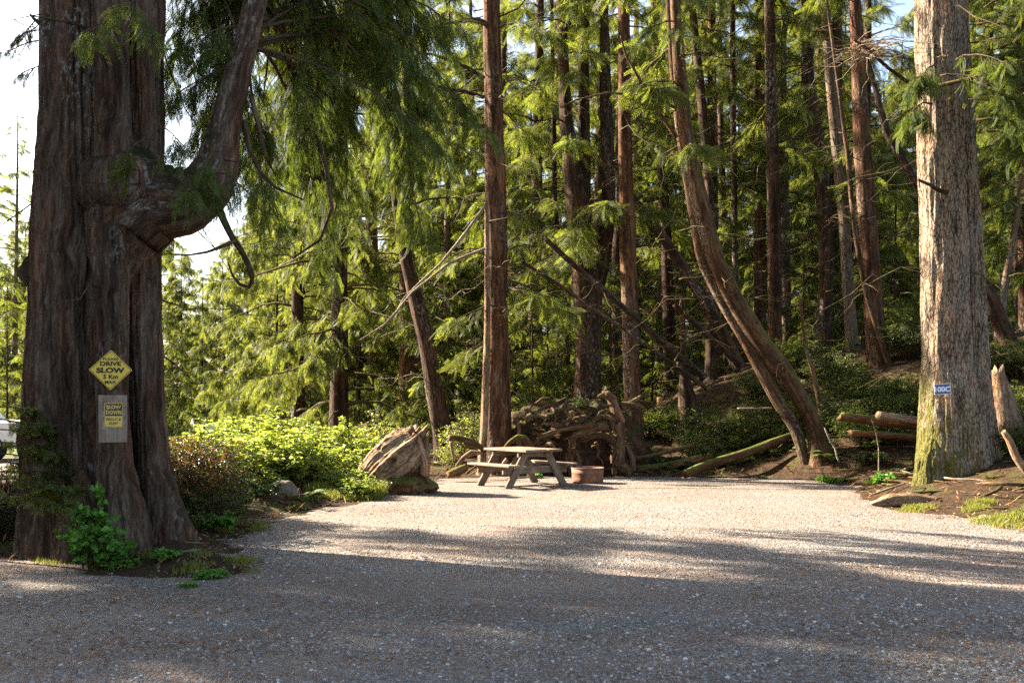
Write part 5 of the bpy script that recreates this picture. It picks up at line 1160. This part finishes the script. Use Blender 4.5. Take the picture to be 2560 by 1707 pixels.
for i, (u, d, s, k, lb) in enumerate(((430, 11.6, 1.0, 'dark_a', 'dense small-leaved bush with reddish tips touching the right flank of the big cedar'), (480, 12.3, 1.0, 'dark_a', 'reddish-tipped dark bush second out from the big cedar'), (530, 13.0, 0.85, 'dark_b', 'dark low bush right of the reddish-tipped ones'), (505, 11.6, 0.62, 'dark_b', 'dark small-leaved bush in front of the reddish-tipped ones'), (445, 10.9, 0.6, 'low', 'low leathery dark plant at the cedar foot'), (570, 13.6, 0.6, 'low', 'low dark plant left of the boulder'), (20, 11.2, 0.8, 'dark_a', 'dark reddish bush left of the big cedar'), (-20, 10.6, 0.7, 'dark_b', 'dark bush at the frame edge left of the cedar'), (640, 14.6, 0.7, 'low', 'low dark plant behind the boulder roots'))):
    put(k, u, d, lb, 'bush', 'dark_bush', s)
put('lush', 225, 9.15, 'fresh green broad-leaved plant growing at the front of the cedar foot', 'plant', 'leafy_plant', 0.82)
put('lush', 285, 9.25, 'smaller green broad-leaved plant right of the larger one at the cedar foot', 'plant', 'leafy_plant', 0.52)
put('lush', 232, 9.35, 'tall thin green shoot above the leafy plant on the cedar', 'plant', 'leafy_plant', (0.5, 1.15))
for u, d, lb, s in ((535, 11.5, 'small green sprig right of the cedar foot', 2.0), (418, 9.35, 'tiny bright sprig at the cedar root tip', 1.0), (310, 9.2, 'tiny sprigs creeping before the cedar', 0.9), (290, 9.15, 'low sprig left of the creeping sprigs', 0.7), (510, 8.6, 'lone weed on the brown patch of gravel', 0.8), (545, 8.7, 'spreading weed on the brown patch of gravel', 0.9), (468, 8.2, 'thin upright weed on the gravel', 0.6), (2060, 19.4, 'small fresh plant at the gravel edge under the leaning conifer', 1.3), (2085, 19.2, 'pale fresh plant right of the small one at the gravel edge', 1.3), (2215, 18.0, 'bright pair of leaves lit before the dark hollow', 2.0), (1340, 20.6, 'small green tuft of leaves under the table', 1.2)):
    put('sprig', u, d, lb, 'plant', 'sprig', s)
for i, (u, d, s, lb) in enumerate(((985, 21.5, 1.0, 'pale yellow-green bush above the upturned stump'), (940, 24, 1.25, 'tall thin pale bush behind the upturned stump'), (1150, 23.5, 1.15, 'pale leafy bush left of the red trunk'), (1120, 22.5, 0.7, 'small light bush at the foot of the tilted cedar'), (1180, 26, 1.4, 'taller light bush behind the red trunk'))): put('pale', u, d, lb, 'bush', 'pale_bush', s)
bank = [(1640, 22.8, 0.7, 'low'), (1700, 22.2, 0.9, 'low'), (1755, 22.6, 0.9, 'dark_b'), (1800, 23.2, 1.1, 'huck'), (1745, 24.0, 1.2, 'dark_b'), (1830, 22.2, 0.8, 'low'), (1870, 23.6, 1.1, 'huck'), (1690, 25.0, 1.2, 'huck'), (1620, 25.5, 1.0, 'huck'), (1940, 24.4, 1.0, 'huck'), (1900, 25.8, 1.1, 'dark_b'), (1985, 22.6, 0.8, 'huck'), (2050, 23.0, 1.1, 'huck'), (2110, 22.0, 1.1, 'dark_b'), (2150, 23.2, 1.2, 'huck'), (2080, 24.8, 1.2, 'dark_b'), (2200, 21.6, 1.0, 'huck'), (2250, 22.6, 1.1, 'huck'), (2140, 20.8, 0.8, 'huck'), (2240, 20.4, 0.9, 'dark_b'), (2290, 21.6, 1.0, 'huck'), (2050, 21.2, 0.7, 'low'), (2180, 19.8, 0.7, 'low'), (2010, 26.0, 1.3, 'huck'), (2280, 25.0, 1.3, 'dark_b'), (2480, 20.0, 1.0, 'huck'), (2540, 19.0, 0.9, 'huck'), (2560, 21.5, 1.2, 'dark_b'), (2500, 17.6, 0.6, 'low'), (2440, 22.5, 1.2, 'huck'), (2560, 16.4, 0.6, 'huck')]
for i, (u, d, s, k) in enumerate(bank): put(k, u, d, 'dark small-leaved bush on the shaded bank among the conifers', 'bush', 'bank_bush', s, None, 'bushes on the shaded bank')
put('dark_b', 1452, 22.0, 'small green bush growing on top of the root tangle', 'bush', 'bank_bush', 0.35, v=1024)

def fern(rng, L, n, np_=22, mat=0):
    mb = MB()
    for i in range(n):
        az = i / n * 6.283 + rng.normal() * 0.25; l = L * (0.7 + 0.4 * rng.random()); t = np.linspace(0, 1, np_ + 1)
        d = np.array([math.cos(az), math.sin(az), 0]); el = 0.75 + 0.4 * rng.random()
        p = d * (l * (0.75 * t))[:, None] + UP * (l * (el * t - 0.85 * t ** 2))[:, None]
        tube(mb, p[::3], np.linspace(0.004, 0.0015, len(p[::3])), 3, 0); T = norm(np.gradient(p, axis=0)); H = norm(np.cross(T, UP) + 1e-6)
        pl = l * 0.17 * np.sin(np.clip(t * 1.05 + 0.05, 0, 1) * np.pi) ** 0.6 + 0.01
        for sd in (-1, 1): leaves(mb, p[1:], (sd * H + 0.25 * T - 0.15 * UP)[1:], norm(np.cross(T, H))[1:] * -1, pl[1:], 1, 0.28, 0.1)
    return mb
rf = np.random.default_rng(8)
SH['fern'] = fern(rf, 0.75, 14).mesh('fronds', [M['twig'], M['fern_leaf']]); SH['fern_b'] = fern(rf, 0.6, 10).mesh('fronds', [M['twig'], M['fern_leaf']])
for u, d, s, lb in ((565, 12.4, 0.75, 'dark sword fern arching over the grass at the gravel edge'), (640, 14.9, 0.8, 'fern left of the boulder'), (755, 14.9, 0.75, 'fern right of the boulder'), (730, 14.2, 0.5, 'small fern growing in the dead roots below the boulder'), (690, 16.0, 0.9, 'brownish fern behind the boulder'), (1905, 20.6, 0.5, 'small fern under the long mossy log'), (1935, 22.6, 0.9, 'lit fern behind the leaning conifer'), (2120, 19.4, 0.6, 'fern before the orange rotting log'), (1680, 21.8, 0.6, 'fern over the low mossy log'), (790, 15.4, 0.6, 'fern at the edge of the bright grass'), (1640, 22.0, 0.7, 'fern left of the low mossy log'), (1780, 21.6, 0.55, 'fern behind the long mossy log'), (2010, 21.6, 0.7, 'fern right of the leaning conifer foot'), (2075, 20.6, 0.8, 'fern at the top of the little bank left of the orange log'), (2170, 20.4, 0.7, 'fern above the orange rotting log'), (2255, 19.2, 0.6, 'fern under the grey log end'), (2300, 18.4, 0.5, 'fern touching the left side of the pale tree'), (2520, 17.0, 0.7, 'fern before the pale broken stump'), (2480, 15.6, 0.5, 'fern right of the pale tree foot')):
    put('fern' if s > 0.6 else 'fern_b', u, d, lb, 'fern', 'sword_fern', s)

def grass(rng, n, h, r):
    mb = MB(); a = rng.random(n) * 6.283; rr = r * np.sqrt(rng.random(n)); O = np.stack([np.cos(a) * rr, np.sin(a) * rr, 0 * a], 1)
    l = h * (0.5 + 0.8 * rng.random(n)); b = rng.random(n) * 6.283; d = np.stack([np.cos(b), np.sin(b), 0 * b], 1); s = np.stack([-np.sin(b), np.cos(b), 0 * b], 1) * 0.004
    k = 0.25 + 0.5 * rng.random(n)
    m = O + UP * (l * 0.6)[:, None] + d * (l * k * 0.3)[:, None]; e = O + UP * (l * 0.9)[:, None] + d * (l * k)[:, None]
    V = np.stack([O - s, O + s, m + s * .8, m - s * .8, e], 1).reshape(-1, 3); q = (np.arange(n) * 5)[:, None]
    mb.add(V, [q + np.array([0, 1, 2, 3])[None], q + np.array([3, 2, 4])[None]], 0); return mb
SH['grass_a'] = grass(rf, 260, 0.16, 0.22).mesh('grass_tuft', M['grass']); SH['grass_b'] = grass(rf, 130, 0.10, 0.18).mesh('grass_tuft', M['grass']); SH['grass_c'] = grass(rf, 200, 0.34, 0.16).mesh('grass_tuft', M['grass'])
for i in range(26): put('grass_a', rf.uniform(790, 945), rf.uniform(15.6, 16.8), 'bright grass tuft in the strip along the gravel below the stump', 'grass', 'grass_tuft', rf.uniform(0.7, 1.1), None, 'grass tufts below the stump')
for i in range(5): put('grass_c', rf.uniform(895, 950), rf.uniform(15.9, 16.8), 'taller darker grass tuft right before the stump', 'grass', 'grass_tuft', rf.uniform(0.7, 1.0), None, 'tall grass before the stump')
for i in range(12): put('grass_a', rf.uniform(560, 650), rf.uniform(11.6, 12.4), 'grass tuft at the bend of the gravel edge under the fern', 'grass', 'grass_tuft', rf.uniform(0.4, 0.8), None, 'grass tufts under the fern')
for i in range(8): put('grass_b', rf.uniform(360, 640), rf.uniform(8.5, 9.6), 'sparse flat grass on the brown patch near the cedar', 'grass', 'grass_tuft', rf.uniform(0.5, 0.9), None, 'sparse grass near the cedar')
for i in range(5): put('grass_a', rf.uniform(2425, 2475), rf.uniform(13.6, 14.2), 'upright grass tuft at the gravel edge below the pale tree', 'grass', 'grass_tuft', rf.uniform(0.5, 0.9), None, 'grass below the pale tree')
for i in range(9): put('grass_b', rf.uniform(2460, 2600), rf.uniform(12.0, 13.0), 'mossy flat grass at the gravel edge by the frame edge', 'grass', 'grass_tuft', rf.uniform(0.8, 1.3), None, 'flat grass by the frame edge')
for i in range(7): put('grass_b', rf.uniform(2230, 2370), rf.uniform(14.0, 14.7), 'short grass before the bleached log', 'grass', 'grass_tuft', rf.uniform(0.6, 1.0), None, 'grass before the bleached log')
for i in range(14): put('grass_b', rf.uniform(100, 420), rf.uniform(9.25, 9.75), 'short grass at the gravel edge along the cedar foot', 'grass', 'grass_tuft', rf.uniform(0.4, 0.8), None, 'grass along the cedar foot')
b = MB(); blob(b, W(2182, 1208, 18.6), (0.16, 0.14, 0.07), 0.3, 2, 1, 30, 14); M['moss'] = plain_mat('moss', (0.16, 0.19, 0.03), 0.95, 0.1, 0.4, 60, 0.8); solo('moss_cushion', b, M['moss'], 'bright green moss cushion at the gravel edge left of the pale tree', 'moss', W(2182, 1214, 18.6))

# hemlock sprays in front of the cedar's left side
hs = thing('hemlock_sapling', 'young hemlock with flat sprays left of the big cedar', 'sapling', (W(-20, 0, 9.6)[0], 9.6, 0)); mb = MB(); rg = np.random.default_rng(14)
tube(mb, [(W(-20, 0, 9.6)[0], 9.6, -0.1), (W(-22, 0, 9.6)[0], 9.6, 1.2), (W(-30, 0, 9.6)[0], 9.6, 2.3)], [0.03, 0.022, 0.008], 8)
for (v, az, L) in ((1195, -0.25, 0.95), (1230, -0.35, 0.85), (1180, 0.1, 0.7), (1140, 0.3, 0.6), (1105, 0.0, 0.6), (1075, 0.4, 0.5), (1050, -0.2, 0.5), (1020, 0.3, 0.4), (1160, 1.0, 0.6), (1090, 2.6, 0.6), (1215, 0.2, 0.6)):
    p = limb((W(-22, 0, 9.6)[0], 9.6, W(0, v, 9.6)[2]), az, L, 0.02, 0.14, 8, rg, 0.1); tube(mb, p, np.linspace(0.008, 0.002, 8), 4); dress(mb, p, rg, FR_HEMHI, 0.15, int(26 * L) + 6, 0.26, 5, 0.11, 0.12, 0.0)
part('foliage', mb, [M['twig'], M['hem_leaf']], hs)
# ------------------------------------------------------------------ the wood behind
TRUNKS = {}
def bg_trunk(key, H, r):
    mb = MB(); z = np.linspace(-0.5, H, 24); x = 0.10 * np.sin(z * 0.21 + len(key)); P = np.stack([x, 0.08 * np.cos(z * 0.17), z], 1)
    R = r * (1 - z / H * 0.85).clip(0.05, 1) * (1 + 0.5 * np.exp(-(z + 0.5).clip(0) / 0.6)); tube(mb, P, R, 14, 0, None, 0.12, 1.5, 0.8, 0.1, r * 9)
    return mb
for key, H, r, mt in (('hem_a', 21, 0.24, 'brown_bark'), ('hem_b', 24, 0.27, 'red_bark'), ('hem_c', 17, 0.19, 'grey_bark'), ('ced_a', 22, 0.30, 'red_bark'), ('ced_b', 19, 0.27, 'brown_bark'), ('high', 26, 0.27, 'brown_bark'), ('young', 6.5, 0.06, 'brown_bark'), ('broad', 12.5, 0.16, 'brown_bark')):
    TRUNKS[key] = bg_trunk(key, H, r).mesh('trunk', M[mt])
rb = np.random.default_rng(101)
def wood(key, x, y, sc, name, label, group=None):
    o = thing(name, label, 'tree', (x, y, gz(x, y)), group); o.rotation_euler = (0, 0, rb.random() * 6.28); o.scale = (sc, sc, sc)
    part_mesh('trunk', TRUNKS[key], o); part_mesh('crown', CR[key], o); return o
def wu(key, u, d, sc, name, label, group=None): return wood(key, (u - 1280) / F_PX * d, d, sc, name, label, group)
# sunlit cedars that close the left of the clearing
wu('ced_b', 850, 29.0, 1.08, 'drooping_cedar', 'drooping cedar with sunlit hanging sprays above the bushes left of the tilted trunk')
wu('ced_a', 1020, 32.5, 1.05, 'drooping_cedar', 'drooping cedar just behind the tilted dark red trunk')
wu('ced_b', 740, 33, 0.95, 'drooping_cedar', 'cedar at the left end of the sunlit hanging foliage')
wu('ced_a', 930, 38, 1.1, 'drooping_cedar', 'tall cedar behind the drooping sunlit ones')
wu('hem_c', 1120, 36, 1.0, 'hemlock_tree', 'hemlock between the tilted trunk and the red trunk behind the table')
wu('young', 1090, 27.5, 0.9, 'young_hemlock', 'young hemlock left of the red trunk behind the table')
# the deep stand on the right
G1 = 'conifers deep in the stand'; L1 = 'conifer deep in the shaded stand behind the front trunks'
k = 0
for d0, n in ((34, 7), (40, 8), (47, 9), (55, 9)):
    for i in range(n):
        u = 1180 + (2700 - 1180) * (i + 0.5 + rb.uniform(-.35, .35)) / n; d = d0 + rb.uniform(-2.5, 2.5)
        wu(['hem_a', 'high', 'hem_b', 'hem_c', 'hem_a', 'hem_b'][k % 6], u, d, rb.uniform(0.85, 1.15), 'forest_conifer', L1, G1); k += 1
G2 = 'young hemlocks under the stand'; L2 = 'young bushy hemlock filling the gaps low between the trunks'
for i in range(30):
    u = 1180 + 1400 * (i + 0.5 + rb.uniform(-.4, .4)) / 30; wu('young', u, rb.uniform(29, 44), rb.uniform(0.5, 1.15), 'young_hemlock', L2, G2)
for (u, d, s) in ((1330, 27, 0.75), (1365, 29, 0.9), (1400, 31, 0.9), (1530, 28.5, 0.7), (1290, 30, 0.9)): wu('young', u, d, s, 'young_hemlock', L2, G2)
G7 = 'bushy conifers at the back of the stand'; L7 = 'bushy conifer behind the stand, filling between the trunks'
for i in range(18): wu('broad', 1160 + 1480 * (i + 0.5 + rb.uniform(-.4, .4)) / 18, rb.uniform(46, 66), rb.uniform(1.3, 1.9), 'bushy_conifer', L7, G7)
# pale far trees across the open ground on the left
G3 = 'far trees across the open ground'; L3 = 'hazy far conifer beyond the open ground on the left'
for (u, d, key, s) in ((40, 46, 'hem_c', 0.88), (-30, 50, 'hem_c', 0.95), (95, 52, 'broad', 0.85), (20, 52, 'broad', 0.7), (-50, 46, 'broad', 0.75), (60, 60, 'broad', 1.0), (130, 62, 'broad', 0.9), (400, 52, 'broad', 0.85), (455, 50, 'broad', 0.72), (505, 48, 'broad', 0.62), (560, 46, 'broad', 0.66), (620, 45, 'broad', 0.75), (430, 62, 'broad', 1.0), (540, 66, 'broad', 0.85), (600, 60, 'broad', 0.95), (660, 56, 'broad', 1.1), (180, 66, 'broad', 0.9), (320, 64, 'broad', 1.0), (690, 42, 'broad', 0.8), (20, 41, 'young', 1.0), (85, 43, 'young', 0.9), (440, 41, 'young', 0.7), (590, 40, 'young', 0.8)):
    wu(key, u, d, s, 'far_conifer', L3, G3)
G6 = 'bushy conifers behind the drooping cedars'; L6 = 'bushy sunlit conifer filling the gap behind the drooping cedars'
for (u, d, s) in ((760, 40, 0.95), (850, 44, 1.15), (940, 42, 1.0), (1030, 45, 1.15), (1110, 41, 1.0), (1180, 46, 1.15), (800, 52, 1.4), (980, 54, 1.5), (1090, 56, 1.5), (690, 36.5, 0.62), (900, 35.5, 0.6), (1060, 36, 0.65)):
    wu('broad', u, d, s, 'bushy_conifer', L6, G6)
G4 = 'conifers at the back of the stand'; L4 = 'conifer at the very back of the stand, seen through gaps'
for i in range(16): wu(['hem_a', 'hem_b', 'hem_c', 'ced_a'][i % 4], 700 + 2000 * (i + 0.5 + rb.uniform(-.4, .4)) / 16, rb.uniform(64, 84), rb.uniform(0.8, 1.15), 'forest_conifer', L4, G4)
# trees standing just outside the picture on the left: the near gravel lies in their shade
G5 = 'trees beside the clearing'; L5 = 'conifer standing beside the clearing, left of the big cedar'
for (x, y, key, s) in ((-14.2, 14.4, 'ced_a', 1.45), (-15.0, 10.0, 'hem_a', 1.5), (-18.6, 16.6, 'ced_a', 1.4), (-17.0, 5.5, 'ced_a', 1.45), (-21.0, 12.5, 'hem_b', 1.45), (-14.0, 3.0, 'hem_a', 1.45), (-24, 8.5, 'ced_a', 1.4), (-12.0, 7.6, 'ced_b', 1.2), (-21.0, 2.5, 'hem_a', 1.5), (-23.0, 15.3, 'broad', 2.4), (-22.0, 10.5, 'broad', 2.6), (-21.0, 4.5, 'broad', 2.5)):
    wood(key, x, y, s, 'side_conifer', L5, G5)
